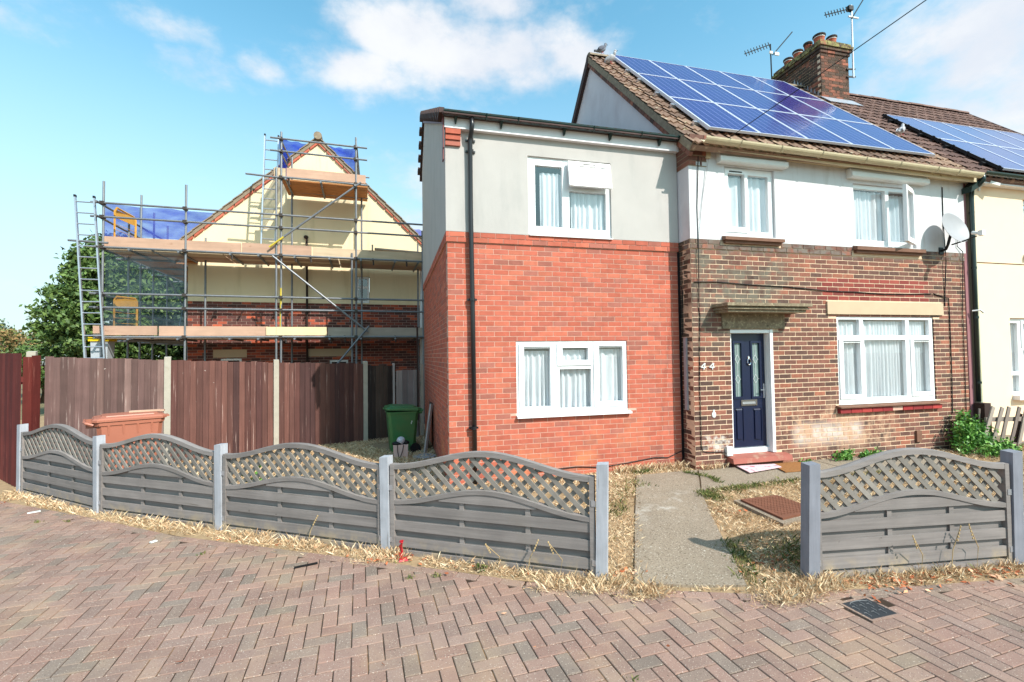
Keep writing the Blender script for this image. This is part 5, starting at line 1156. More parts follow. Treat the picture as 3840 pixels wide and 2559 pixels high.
mb = MB(X); mb.slab(-.145, .145, -.135, .135, [(-.125, .125, -.115, .115)], lambda u, v, w: (u, v, w), .004, -.02); part('frame', mb, 'paver', cv)
mb = MB(X); mb.box(-.124, .124, -.114, .114, -.02, .002); pl = part('plate', mb, 'iron', cv)
mb = MB(X)
for i in range(6):
    for j in range(4):
        if (i+j) % 2 == 0: mb.box(-.09 + i*.036, -.084 + i*.036, -.085 + j*.045, -.045 + j*.045, .002, .006)
        elif j % 2: mb.box(-.10 + i*.036, -.075 + i*.036, -.085 + j*.045, -.081 + j*.045, .002, .006)
mb.path([(-.085, .08, .004), (-.05, .1, .004), (.0, .105, .004), (.05, .1, .004), (.085, .08, .004)], .003, 4); part('raised_ribs', mb, 'iron_light', pl)
def mat_on(name, poly, h, th, m, label, cat):
    mb = MB(); n = len(poly); z = [float(gz(x, y)) + .022 + h for x, y in poly]
    mb.add([(x, y, z[i]) for i, (x, y) in enumerate(poly)] + [(x, y, z[i]+th) for i, (x, y) in enumerate(poly)], [tuple(range(n-1, -1, -1)), tuple(range(n, 2*n))] + [(i, (i+1) % n, n+(i+1) % n, n+i) for i in range(n)]); return single(name, mb, m, label, cat)
mat_on('door_mat', [(4.86, -.86), (5.46, -.88), (5.55, -.42), (4.98, -.42)], .001, .014, 'mat_brown', 'brown coir doormat in front of the navy door', 'door mat')
mat_on('door_mat', [(4.30, -.78), (4.98, -.66), (5.02, -.48), (4.38, -.42)][::1], .018, .010, 'mat_pink', 'pale pink patterned rug overlapping the brown doormat', 'rug')
mb = MB(); r_ = random.Random(4); p = Vector((-.70, -2.03, .02)); pts = [p]
for k in range(8): pts.append(pts[-1] + Vector((.012*math.sin(k*1.9), -.012 + .01*math.cos(k), .032 if k < 6 else -.01)))
vs = []
for k, q in enumerate(pts): s_ = .008 + .012*math.sin(k*1.3)**2; vs += [q + Vector((-s_, .006*math.sin(k*2), 0)), q + Vector((0, -.012, .004)), q + Vector((s_, .006*math.cos(k*2), 0)), q + Vector((0, .01, 0))]
mb.add(vs, [(4*k+j, 4*k+(j+1) % 4, 4*k+4+(j+1) % 4, 4*k+4+j) for k in range(len(pts)-1) for j in range(4)]); mb.hexa([p + Vector(v) for v in ((-.02, -.06, -.015), (.07, -.05, -.015), (.06, .01, -.015), (-.02, 0, -.015), (-.01, -.05, .0), (.06, -.045, .0), (.05, 0, .005), (-.015, 0, .004))])
single('plastic_strip', mb, 'red_strip', 'shiny red plastic strip caught in the straw by a pale fence post', 'litter')
for (x, y, a, l, m, lab, cat) in ((-1.55, -1.92, .25, .20, 'black', 'thin black stick lying on the paving by the straw', 'stick'), (-5.2, .70, .6, .12, 'white_plain', 'flat white scrap on the dry verge at far left', 'litter'), (-3.22, -.86, .9, .06, 'white_plain', 'tiny white scrap on the straw in front of the second trellis panel', 'litter'), (1.28, -4.35, .2, .05, 'white_plain', 'small white pebble on the paving right of the middle', 'litter')):
    mb = MB(Matrix.Translation((x, y, .004)) @ Matrix.Rotation(a, 4, 'Z')); mb.box(-l/2, l/2, -.012 if m == 'black' else -.02, .012 if m == 'black' else .02, 0, .010); single('litter' if cat == 'litter' else 'stick', mb, m, lab, cat)

# ------------------------------------------------------------------ scaffolded house behind
GA = rad(3.2); GP = Vector((-3.37, 7.2, 0))
gh = thing('gable_house', 'cream gabled brick house wrapped in scaffolding behind the garden fence', 'house', GP, GA, local=True)
GX0, GX1, GXA, GZA = -2.50, 3.72, .62, 8.02
mG = lambda u, v, w: (u, -w, v)
gws = [(1.62, 1.98, 3.46, 4.22), (.90, 1.40, 1.0, 1.86), (-1.76, -1.26, 1.0, 1.94)]
mb = MB(); mb.slab(GX0, GX1, 0, 3.43, gws[1:], mG, -.008, -.25); part('wall', mb, 'gable_mortar', gh)
mb = MB(); mb.slab(GX0, GX1, 3.43, 5.0, [gws[0]], mG, .005, -.25); part('render_wall', mb, 'gable_cream', gh)
mb = MB(); sl = .945; zz = lambda x: GZA - .06 - abs(x - GXA)*sl
mb.prism([(GX0, 5.0), (GX1, 5.0), (GX1, zz(GX1)), (GXA, zz(GXA)), (GX0, zz(GX0))], mG, .005, -.25); part('render_wall', mb, 'gable_cream', gh)
mb = MB(); mb.box(GX0, GX0+.2, .26, 8.5, 0, 4.9); mb.box(GX1-.2, GX1, .26, 8.5, 0, 4.9); mb.box(GX0, GX1, 8.5, 8.7, 0, 4.9); part('rear_wall', mb, 'gable_mortar', gh)
Gm = Matrix.Translation(GP) @ Matrix.Rotation(GA, 4, 'Z')
rects = brick_rects(GX0, GX1, .0, 46, .0748, .225, .011, gws, v_top=3.43); rects = [(a, b, c, min(d, 3.425)) for a, b, c, d in rects]
near = sorted(rects, key=lambda r: -(r[2] + (0 if r[0] > -2.4 else .0)))
cache = {}; rest = MB()
for n, r in enumerate(near):
    if n < 296:
        key = (round(r[1]-r[0], 3), round(r[3]-r[2], 3)); c = Vector(mG((r[0]+r[1])/2, (r[2]+r[3])/2, 0))
        if key not in cache: mb = MB(); brick_box(mb, r, mG); cache[key] = newmesh('brick', [tuple(Vector(v)-c) for v in mb.v], mb.f, MAT['gable_brick'])
        inst('brick', cache[key], c, gh)
    else: rest.rv = rng.random(); brick_box(rest, r, mG)
part('brickwork', rest, 'gable_brick', gh, kind='stuff')
for sg in (-1, 1):
    xe = GX0 - .34 if sg < 0 else GX1 + .30; ze = GZA - abs(xe-GXA)*sl
    mb = MB(); mb.hexa([(GXA, -.07, GZA-.06), (xe, -.07, ze-.06), (xe, 8.8, ze-.06), (GXA, 8.8, GZA-.06), (GXA, -.07, GZA+.05), (xe, -.07, ze+.05), (xe, 8.8, ze+.05), (GXA, 8.8, GZA+.05)]); part('roof', mb, 'verge', gh)
    Lr = math.hypot(xe-GXA, ze-GZA); n = 15
    for k in range(n):
        u0, u1 = k/n, (k+1.08)/n; a = (GXA + (xe-GXA)*u0, GZA + (ze-GZA)*u0); b = (GXA + (xe-GXA)*u1, GZA + (ze-GZA)*u1)
        mb = MB(); e = .02; mb.hexa([(a[0], -.10, a[1]+.05-.01), (b[0], -.10, b[1]+.05+e), (b[0], .5, b[1]+.05+e), (a[0], .5, a[1]+.05-.01), (a[0], -.10, a[1]+.075), (b[0], -.10, b[1]+.075+e), (b[0], .5, b[1]+.075+e), (a[0], .5, a[1]+.075)]); part('verge_tile', mb, 'verge', gh)
        mb = MB(); mb.hexa([(a[0], -.055, a[1]-.13), (a[0]*.2+b[0]*.8, -.055, a[1]*.2+b[1]*.8-.13), (a[0]*.2+b[0]*.8, -.006, a[1]*.2+b[1]*.8-.13), (a[0], -.006, a[1]-.13), (a[0], -.055, a[1]-.062), (a[0]*.2+b[0]*.8, -.055, a[1]*.2+b[1]*.8-.062), (a[0]*.2+b[0]*.8, -.006, a[1]*.2+b[1]*.8-.062), (a[0], -.006, a[1]-.062)]); part('verge_brick', mb, 'ext_brick', gh)
mb = MB(); mb.path([(GXA, -.14, GZA+.07), (GXA, 4, GZA+.07), (GXA, 8.8, GZA+.07)], .11, 10); part('ridge_tiles', mb, 'verge', gh)
for (a, b, c, d) in gws:
    mb = MB(); hs = [(a+.06, b-.06, (c+d)/2+.1, d-.06), (a+.06, b-.06, c+.06, (c+d)/2+.04)]; mb.slab(a+.01, b-.01, c+.01, d-.01, hs, mG, -.03, -.09); f = part('window', mb, 'upvc', gh)
    for h in hs:
        mb = MB(); mb.quad(*[mG(u, v, -.06) for u, v in ((h[0], h[2]), (h[1], h[2]), (h[1], h[3]), (h[0], h[3]))]); part('pane', mb, 'glass', f)
    mb = MB(); mb.box(a+.05, b-.05, .3, .31, c, d); part('blind', mb, 'inside', f)
for (a, b) in ((-1.92, -1.14), (.35, 1.5)):
    mb = MB(); mb.box(a, b, -.012, .1, 1.96, 2.17); part('lintel', mb, 'stone', gh)
mb = MB(); mb.path([(.33, -.05, 5.22), (.34, -.05, 1.0)], .028, 8); mb.ell((.31, -.05, 5.25), (.06, .05, .05)); part('soil_pipe', mb, 'dark_wood', gh, smooth=True)
mb = MB(); mb.path([(3.42, -.06, 5.0), (3.42, -.06, .5)], .04, 8); part('downpipe', mb, 'upvc', gh, smooth=True)
mb = MB(); mb.bar((1.25, 1.2, 7.75), (.98, 1.2, 8.22), .03, .05); part('aerial_boom', mb, 'black', gh)

sc = thing('scaffolding', 'tube and board scaffolding with three lifts around the cream gabled house', 'scaffolding', GP, GA, local=True)
def tube(n, a, b, m='galv', r=.0245): mb = MB(); mb.tube(a, b, r, 8); return part(n, mb, m, sc, smooth=False)
O = -1.3; I = -.38
for (x, y, zt) in ((-3.74, O, 5.95), (-2.15, O, 6.02), (-.12, O, 7.55), (1.63, O, 7.63), (3.34, O, 5.30), (-.22, O-.02, 6.62), (1.53, O-.02, 4.6), (-3.62, I, 5.5), (-2.0, I, 5.0), (.0, I, 7.3), (1.76, I, 6.95), (3.30, I, 5.15),
                   (-3.74, .55, 6.25), (-3.66, 1.1, 5.95), (-3.74, 2.3, 5.9), (-3.70, 3.9, 5.6), (-2.75, 1.0, 5.0), (-2.72, 3.0, 5.0)):
    tube('standard', (x, y, 0), (x + rng.uniform(-.015, .015), y, zt))
mb = MB(); mb.tube((-.125, O, 2.65), (-.122, O, 3.65), .0265, 8); part('yellow_sleeve', mb, 'tube_yellow', sc)
for z in (5.45, 5.135, 4.455, 3.415, 3.105, 2.445):
    tube('ledger', (-3.95 if z != 2.445 else -3.8, O-.05, z), (3.9, O-.05, z))
    if z in (4.455, 2.445): tube('ledger', (-3.9, I, z), (3.8, I, z))
    tube('ledger', (-3.79, -1.5, z-.01), (-3.79, 4.6, z-.01))
    if z in (4.455, 2.445): tube('ledger', (-2.8, -1.3, z-.02), (-2.8, 4.6, z-.02))
for z in (7.36, 7.045): tube('ledger', (-.36, O-.05, z), (1.92, O-.05, z)); tube('ledger', (-.3, 1.0, z+.1), (2.0, 1.0, z+.1)); tube('ledger', (1.66, -1.4, z), (1.72, 1.2, z)); tube('ledger', (-.14, -1.4, z), (-.05, 1.2, z))
tube('ledger', (-.1, O-.05, 6.40), (1.95, O-.05, 6.38)); tube('ledger', (-.1, I, 6.38), (1.95, I, 6.36)); tube('ledger', (-.9, O-.03, 6.41), (.0, O-.03, 6.38))
for x in (-3.2, -2.25, -1.2, -.6, .2, 1.0, 1.75, 2.6, 3.2):
    for z in (4.405, 2.395): tube('transom', (x, O-.15, z), (x, -.15, z))
for x in (.0, .80, 1.62): tube('transom', (x, O-.15, 6.33), (x, -.15, 6.33))
for y in (-.2, 1.0, 2.2, 3.4):
    for z in (4.40, 2.39): tube('transom', (-3.95, y, z), (-2.6, y, z))
tube('brace', (-.36, O-.09, 4.64), (1.76, O-.09, 6.43)); tube('brace', (-.30, O-.09, 4.42), (1.92, O-.09, 2.57)); tube('brace', (1.13, O-.10, 1.70), (1.95, O-.10, 2.72)); tube('brace', (-2.75, 3.0, 2.0), (-3.7, 2.3, 4.3)); tube('brace', (-2.9, .5, 2.4), (-3.7, 3.9, 4.4))
mb = MB(); mb.tube((-.37, O-.091, 4.63), (-.05, O-.091, 4.90), .0255, 8); part('yellow_sleeve', mb, 'tube_yellow', sc)
def plank(n, x0, x1, y0, y1, z0, z1, m): mb = MB(); mb.box(x0, x1, y0, y1, z0, z1); return part(n, mb, m, sc)
# toe boards
plank('toe_board', -3.72, -1.0, O-.005, O+.033, 4.485, 4.71, 'board'); plank('toe_board', -.98, .57, O-.004, O+.034, 4.49, 4.725, 'board'); plank('toe_board', .60, 3.8, O-.003, O+.035, 4.485, 4.70, 'board')
plank('toe_board', -3.90, -2.7, O-.005, O+.033, 2.49, 2.70, 'board'); plank('toe_board', -2.66, -.42, O-.004, O+.034, 2.475, 2.70, 'board'); plank('toe_board', -.44, .93, O-.043, O-.006, 2.485, 2.69, 'board_new'); plank('toe_board', .95, 3.85, O-.004, O+.034, 2.47, 2.685, 'board_grey')
plank('toe_board', .0, 1.88, O-.005, O+.033, 6.44, 6.66, 'board'); plank('toe_board', -.28, -.02, O-.005, O+.033, 6.36, 6.64, 'board')
# deck boards of the lifts
for k in range(5):
    y0 = O + .045 + k*.232
    for (x0, x1) in ((-3.7, -1.4), (-1.38, 1.2), (1.22, 3.8)): plank('deck_board', x0, x1, y0, y0+.222, 4.428, 4.466, 'board'); plank('deck_board', x0, x1, y0, y0+.222, 2.418, 2.456, 'board_grey')
    plank('deck_board', -.12, 1.93, y0, y0+.222, 6.355, 6.393, 'board_orange')
for k in range(4):
    x0 = -3.70 + k*.235
    for (y0, y1) in ((-.25, 2.0), (2.02, 4.5)): plank('deck_board', x0, x0+.222, y0, y1, 4.43, 4.468, 'board_orange'); plank('deck_board', x0, x0+.222, y0, y1, 2.42, 2.458, 'board_grey')
for k in range(5):
    mb = MB(); y = -1.05 + k*.3; mb.bar((-3.72, y, 4.56 - k*.02), (-2.45 + .06*k, y + .04, 4.50 - k*.03), .225, .036); part('deck_board', mb, 'board_orange', sc)
mb = MB(); mb.bar((2.1, O+.2, 4.78), (3.9, O+.15, 4.70), .2, .035); part('loose_board', mb, 'board_grey', sc)
plank('board_end', 2.02, 2.06, O-.05, O-.01, 4.70, 4.84, 'board_grey')
for x in (-3.74, -2.15, -.12, 1.63):
    for z in (5.45, 5.135, 4.455, 3.415, 3.105, 2.445):
        mb = MB(); mb.box(x-.04, x+.04, O-.085, O+.035, z-.035, z+.035); part('coupler', mb, 'coupler', sc)
for x in (-.12, 1.63):
    for z in (7.36, 7.045, 6.39):
        mb = MB(); mb.box(x-.04, x+.04, O-.085, O+.035, z-.035, z+.035); part('coupler', mb, 'coupler', sc)
for x, z in ((.05, 6.35), (.80, 6.35), (1.60, 6.35), (-1.2, 4.43), (.2, 4.43), (.55, 4.43), (2.05, 4.43), (2.9, 4.43), (-.02, 2.42), (1.0, 2.42), (1.35, 2.42), (2.6, 2.42)):
    mb = MB(); mb.tube((x, O-.02, z+.06), (x+.02, O-.02, z-.12), .022, 6); part('coupler', mb, 'coupler', sc)
# debris netting
def net(poly, y, m): 
    (a0, b0), (a1, b1), (a2, b2), (a3, b3) = poly; mb = MB(); nu, nv = 16, 7; vs = []
    for i in range(nu+1):
        for j in range(nv+1):
            p, q = i/nu, j/nv; x = (a0*(1-p) + a1*p)*(1-q) + (a3*(1-p) + a2*p)*q; z = (b0*(1-p) + b1*p)*(1-q) + (b3*(1-p) + b2*p)*q
            vs.append((x, y + .05*math.sin(p*9 + q*3) + .03*math.sin(p*23 - q*5), z - .05*q*abs(math.sin(p*6.3))))
    mb.add(vs, [(i*(nv+1)+j, (i+1)*(nv+1)+j, (i+1)*(nv+1)+j+1, i*(nv+1)+j+1) for i in range(nu) for j in range(nv)]); return part('debris_net', mb, m, sc, smooth=True)
rl = lambda x: GZA + .10 - abs(x-GXA)*sl
net([(-4.64, 5.14), (-2.50, 5.18), (-1.66, 6.0), (-4.64, 6.03)], .75, 'blue_net_light')
net([(-.52, 7.06), (.58, 8.10), (.50, 8.33), (-.52, 8.38)], 1.02, 'blue_net')
net([(.66, 8.10), (1.60, 7.22), (1.62, 8.34), (.74, 8.33)], 1.02, 'blue_net')
net([(3.1, 5.55), (3.9, 5.45), (3.9, 5.85), (3.1, 5.95)], .75, 'blue_net_light')
mb = MB(); mb.add([(-3.72, O+.06, 2.46), (-2.17, O+.06, 2.46), (-2.17, O+.06, 4.42), (-3.72, O+.06, 4.42)], [(0, 1, 2, 3)]); part('debris_net', mb, 'grey_net', sc)
mb = MB(); mb.add([(-.17, O+.05, 6.5), (-.14, .9, 6.6), (-.14, .9, 7.5), (-.17, O+.05, 7.42)], [(0, 1, 2, 3)]); part('debris_net', mb, 'blue_net', sc)
mb = MB(); mb.add([(1.60, -1.2, 6.62), (1.70, .9, 6.7), (1.70, .9, 7.4), (1.60, O+.05, 7.2)], [(0, 1, 2, 3)]); part('debris_net', mb, 'grey_net', sc)

def ladder(label, base, top_, width, nr, along=(1, 0, 0)):
    t = thing('ladder', label, 'ladder', GP, GA, 'aluminium ladders on the scaffolding', local=True); b, tp = Vector(base), Vector(top_); w = Vector(along)*width
    for s in (0, 1):
        mb = MB(); mb.bar(b + w*s, tp + w*s, .03, .055, (0, -1, 0)); part('stile', mb, 'alu', t); mb = MB(); mb.bar(tp + w*s, tp + w*s + (tp-b).normalized()*.05, .036, .06, (0, -1, 0)); part('end_cap', mb, 'black', t)
    for i in range(nr):
        p = b.lerp(tp, (i+.6)/nr); mb = MB(); mb.tube(p, p + w, .014, 6); part('rung', mb, 'alu', t)
ladder('long leaning ladder at the left end of the scaffolding, in front of the dense tree', (-3.80, -1.62, .6), (-4.225, -1.36, 5.53), .345, 20)
ladder('upper ladder beside the blue netting, rising to the top lift', (-.57, -1.28, 4.45), (-.535, -1.02, 7.52), .31, 12)
tube('ladder_tie', (-4.32, O-.1, 4.56), (-3.6, O-.1, 4.54))
def guard(label, x0, x1, z0, z1, y, y2):
    t = thing('ladder_guard', label, 'safety gate', GP, GA, 'yellow ladder guards on the scaffold lifts', local=True)
    mb = MB(); mb.path([(x0, y, z0), (x0, y, z1-.08), (x0+.04, y, z1), (x1-.04, y2, z1), (x1, y2, z1-.08), (x1, y2, z0)], .024, 6); part('frame', mb, 'gate_yellow', t)
    mb = MB(); mb.hexa([(x0, y-.01, z1-.22), (x1, y2-.01, z1-.22), (x1, y2+.01, z1-.22), (x0, y+.01, z1-.22), (x0, y-.01, z1-.03), (x1, y2-.01, z1-.03), (x1, y2+.01, z1-.03), (x0, y+.01, z1-.03)]); part('plate', mb, 'gate_yellow', t)
    for k in range(5):
        z = z0 + .06 + k*(z1-z0-.3)/5; mb = MB(); mb.tube((x0, y, z), (x1, y2, z), .006, 5); part('bar', mb, 'gate_yellow', t)
guard('yellow ladder guard on the top side lift against the blue netting', -3.61, -3.50, 4.48, 5.42, -1.1, -.35)
guard('yellow ladder guard on the lower lift behind the first standards', -3.60, -3.30, 2.47, 3.38, -1.1, -.75)
ch = thing('rubbish_chute', 'grey container with a yellow rim behind the foot of the long ladder', 'rubbish chute', GP + Vector((-3.9, -1.0, 0)), GA)
ORG[ch.name] = Vector((0, 0, 0)); ch.location = GP
mb = MB(); mb.hexa([(-3.95, -1.15, .6), (-3.72, -1.15, .6), (-3.72, -.9, .6), (-3.95, -.9, .6), (-4.0, -1.18, 2.36), (-3.68, -1.18, 2.36), (-3.68, -.86, 2.36), (-4.0, -.86, 2.36)]); part('body', mb, 'grey_box', ch)
mb = MB(); mb.box(-4.03, -3.65, -1.21, -.83, 2.361, 2.45); part('rim', mb, 'yellow_rim', ch)

# ------------------------------------------------------------------ vegetation
def rand_rot(n):
    q = NR.normal(size=(n, 4)); q /= np.linalg.norm(q, axis=1)[:, None]; w, x, y, z = q.T
    return np.stack([np.stack([1-2*(y*y+z*z), 2*(x*y-z*w), 2*(x*z+y*w)], -1), np.stack([2*(x*y+z*w), 1-2*(x*x+z*z), 2*(y*z-x*w)], -1), np.stack([2*(x*z-y*w), 2*(y*z+x*w), 1-2*(x*x+y*y)], -1)], -2)
def leaves(name, C, size, m, parent, aspect=.55, sv=.35, droop=None):
    n = len(C); R = rand_rot(n); s = size*(1 + sv*NR.uniform(-1, 1, n))
    base = np.array([(-1, 0, 0), (0, -aspect, .12), (1, 0, 0), (0, aspect, .12)])*.5
    V = np.einsum('nij,kj->nki', R, base)*s[:, None, None] + C[:, None, :]
    F = np.arange(n*4).reshape(n, 4); return npobj(name, V.reshape(-1, 3), F, m, NR.uniform(0, 1, n), parent)
def crown_pts(c, r, n, clumps, cr, flat=1.0, shell=.55):
    d = NR.normal(size=(clumps, 3)); d /= np.linalg.norm(d, axis=1)[:, None]; rad_ = NR.uniform(shell, 1, clumps)**.6
    K = d*rad_[:, None]*np.array(r) + np.array(c); idx = NR.randint(0, clumps, n)
    o = NR.normal(size=(n, 3))*np.array([1, 1, flat])*cr*NR.uniform(.5, 1.2, (clumps, 1))[idx]; return K[idx] + o
def tree(name, label, base, c, r, n, clumps, cr, size, m, group=None, trunk=.13, shell=.55, aspect=.55):
    t = thing(name, label, 'tree' if 'tree' in name else 'shrub', base, 0, group)
    mb = MB(); b = Vector(base); cc = Vector(c)
    mb.path([b, b.lerp(cc, .5) + Vector((.05, .03, 0)), cc], trunk, 8); part('trunk', mb, 'bark', t, smooth=True)
    for k in range(6):
        a = k*1.05; e = cc + Vector((math.cos(a)*r[0]*.6, math.sin(a)*r[1]*.6, r[2]*(.1 + .5*((k*37) % 10)/10))); mb = MB(); mb.tube(b.lerp(cc, .55 + .06*k), e, trunk*.4, 6, trunk*.1); part('limb', mb, 'bark', t)
    leaves('crown', crown_pts(c, r, n, clumps, cr, .8, shell), size, m, t, aspect); return t
# dense broadleaf tree behind the ladder: tiered crown made of overlapping clumps
t = thing('broadleaf_tree', 'dense dark green tree behind the ladder and scaffolding', 'tree', (-11.3, 13.6, 0))
mb = MB(); mb.path([(-11.3, 13.6, 0), (-11.25, 13.6, 2.0), (-11.3, 13.65, 4.5)], .16, 10); part('trunk', mb, 'bark', t, smooth=True)
for k in range(10):
    a = k*2.4; z = 1.9 + k*.38; mb = MB(); mb.tube((-11.3, 13.6, z), (-11.1 + .9*math.cos(a), 13.6 + .9*math.sin(a), z + .5), .06, 6, .015); part('limb', mb, 'bark', t)
Cs = []
for (cx_, cz_, rr, rz, n) in ((-11.0, 3.3, 1.72, 1.75, 24000), (-10.75, 4.75, 1.30, 1.4, 13000), (-10.6, 5.75, .70, .75, 5000), (-10.1, 3.2, 1.8, 1.8, 12000)):
    Cs.append(crown_pts((cx_, 13.6, cz_), (rr, rr, rz), n, 190, .20, .55, .72))
leaves('crown', np.concatenate(Cs), .17, 'leaf', t, .5)
tree('broadleaf_tree', 'second dark tree seen through the netting beside the dense tree', (-8.3, 15.0, 0), (-8.3, 15.0, 3.8), (1.9, 1.9, 2.2), 14000, 120, .25, .18, 'leaf_dark', shell=.6)
tree('autumn_tree', 'thin browning tree above the dark red fence at far left', (-20.1, 24.0, 0), (-20.1, 24.0, 2.65), (1.5, 1.5, 1.0), 3000, 50, .22, .16, 'leaf_brown', 'distant trees at the left')
tree('autumn_tree', 'olive brown tree cut by the left picture edge', (-22.0, 24.6, 0), (-22.0, 24.6, 2.5), (1.8, 1.6, 1.1), 3600, 50, .24, .16, 'leaf_brown', 'distant trees at the left')
tree('distant_tree', 'dark green tree top on the far left horizon', (-25.6, 30.5, 0), (-25.6, 30.5, 3.3), (1.2, 1.2, 1.2), 3000, 50, .25, .2, 'leaf_dark', 'distant trees at the left')
tree('distant_tree', 'low green bushy tree between the corner post and the dense tree', (-16.6, 20.0, 0), (-16.6, 20.0, 1.75), (1.6, 1.4, .85), 3500, 60, .20, .16, 'leaf', 'distant trees at the left')
tree('distant_tree', 'small green shrub right below the dense tree crown', (-13.6, 19.0, 0), (-13.6, 19.0, 1.35), (1.8, 1.2, .9), 4500, 60, .25, .17, 'leaf_dark', 'distant trees at the left')
# bright shrub and weeds by the house wall
def bush(name, label, c, r, n, size, h0, m='leaf_bush', cl=40, cr=.06, cat='shrub'):
    t = thing(name, label, cat, (c[0], c[1], h0))
    for k in range(7):
        a = k*.9; mb = MB(); mb.tube((c[0] + .03*math.cos(a), c[1] + .03*math.sin(a), h0), (c[0] + r[0]*.7*math.cos(a), c[1] + r[1]*.5*math.sin(a), c[2] + r[2]*.5), .008, 5, .003); part('stem', mb, 'bark', t)
    leaves('foliage', crown_pts(c, r, n, cl, cr, .9, .25), size, m, t, .5); return t
t = bush('shrub', 'bright green leafy shrub against the wall by the green downpipe', (9.08, -.60, .38), (.36, .18, .22), 2000, .065, .12, cl=60, cr=.07)
leaves('foliage', np.concatenate([crown_pts((9.15, -.5, .64), (.18, .10, .20), 420, 25, .05), crown_pts((9.05, -.85, .22), (.60, .30, .10), 1500, 50, .06)]), .065, 'leaf_bush', t, .5)
bush('weed', 'small green weed at the foot of the wall left of centre of the big window', (6.40, -.48, .20), (.20, .10, .10), 420, .06, .11, cl=18, cr=.035, cat='weed')
bush('weed', 'low spreading green weed at the foot of the wall under the big window', (6.98, -.50, .17), (.28, .10, .07), 460, .055, .11, cl=20, cr=.035, cat='weed')
bush('weed', 'tiny weed under the right end of the doorstep', (5.62, -.46, .15), (.16, .05, .03), 120, .04, .11, cl=8, cr=.02, cat='weed')
bush('weed', 'small blue green weed at the foot of the trellis panel before the extension', (-.02, -2.47, .035), (.05, .03, .03), 90, .03, .0, 'green_blade', 8, .015, 'weed')
for k in range(1):
    t = thing('weed', 'tuft of green leaves climbing inside the third trellis panel', 'weed', (-2.35, -.55, .3)); mb = MB(); mb.path([(-2.35, -.55, 0), (-2.36, -.54, .35), (-2.33, -.55, .68)], .006, 5); part('stem', mb, 'stem', t)
    leaves('foliage', crown_pts((-2.35, -.55, .55), (.10, .05, .14), 70, 8, .03), .06, 'leaf_bush', t, .6)

# grass: every blade is real geometry, joined into a few stuff objects
def blades(name, P, h, m, lean=.7, wd=.0032, label=None):
    n = len(P); a = NR.uniform(0, 2*np.pi, n); H = h*NR.uniform(.45, 1.25, n); ln = H*lean*NR.uniform(.2, 1.5, n); b = NR.uniform(0, 2*np.pi, n)
    w = wd*NR.uniform(.7, 1.5, n); sx, sy = np.cos(a)*w, np.sin(a)*w; tx, ty = np.cos(b)*ln, np.sin(b)*ln
    V = np.zeros((n, 4, 3)); V[:, 0] = P + np.stack([-sx, -sy, 0*w], -1); V[:, 1] = P + np.stack([sx, sy, 0*w], -1)
    V[:, 2] = P + np.stack([tx*.45 + sx*.7, ty*.45 + sy*.7, H*.65], -1); V[:, 3] = P + np.stack([tx, ty, H], -1)
    F = np.concatenate([np.arange(n)[:, None]*4 + np.array([0, 1, 2]), np.arange(n)[:, None]*4 + np.array([0, 2, 3])]); R = NR.uniform(0, 1, n)
    o = npobj(name, V.reshape(-1, 3), F, m, np.concatenate([R, R]), kind='stuff'); return o
def in_poly(P, poly):
    x, y = P[:, 0], P[:, 1]; c = np.zeros(len(P), bool); j = len(poly)-1
    for i in range(len(poly)):
        xi, yi = poly[i]; xj, yj = poly[j]; k = ((yi > y) != (yj > y)) & (x < (xj-xi)*(y-yi)/(yj-yi+1e-9) + xi); c ^= k; j = i
    return c
PATHS = [[(1.20, -3.09), (1.52, -3.24), (2.02, -3.40), (2.62, -2.2), (3.15, -1.22), (3.62, -1.13), (8.3, -1.15), (8.3, -.36), (2.74, -.36), (2.31, -1.1), (1.89, -1.85)], [(3.32, -1.70), (3.9, -1.69), (3.97, -2.3), (3.33, -2.40)]]
def scatter(n, x0, x1, y0, y1, dens=None, keep=None):
    P = np.stack([NR.uniform(x0, x1, n), NR.uniform(y0, y1, n)], -1); P = P[P[:, 1] > yb(P[:, 0]) + .0]
    for q in PATHS: P = P[~in_poly(P, q)]
    if keep is not None: P = P[keep(P)]
    return np.concatenate([P, gz(P[:, 0], P[:, 1])[:, None] + .002], -1)
def cn(P, f, ph):      # smooth pseudo noise 0..1
    x, y = P[:, 0]*f + ph, P[:, 1]*f - ph; return .5 + .25*(np.sin(x*1.3 + 2.1*np.sin(y*.7)) + np.sin(y*1.7 + 1.7*np.sin(x*.9 + ph)))
hs = lambda P: (P[:, 1] < -.33) | (P[:, 0] < -.02)
front = scatter(90000, -.5, 9.5, -4.2, -.02, keep=lambda P: (cn(P, 3.1, 1.) > .22) & ((P[:, 1] < -.33) | (P[:, 0] < 3.72)))
blades('dry_grass', front, .036, 'straw', 1.5, .0024)
left = scatter(60000, -6.2, -.05, -2.3, 4.2, keep=lambda P: cn(P, 2.2, 4.) > .3); blades('dry_grass', left, .05, 'straw', 1.2, .0034)
gp = scatter(22000, -5.5, 9.3, -3.7, 3.9, keep=lambda P: (cn(P, 2.4, 2.) > .80) & ((P[:, 1] < -.35) | (P[:, 0] < -.05))); blades('green_grass', gp, .04, 'green_blade', .9)
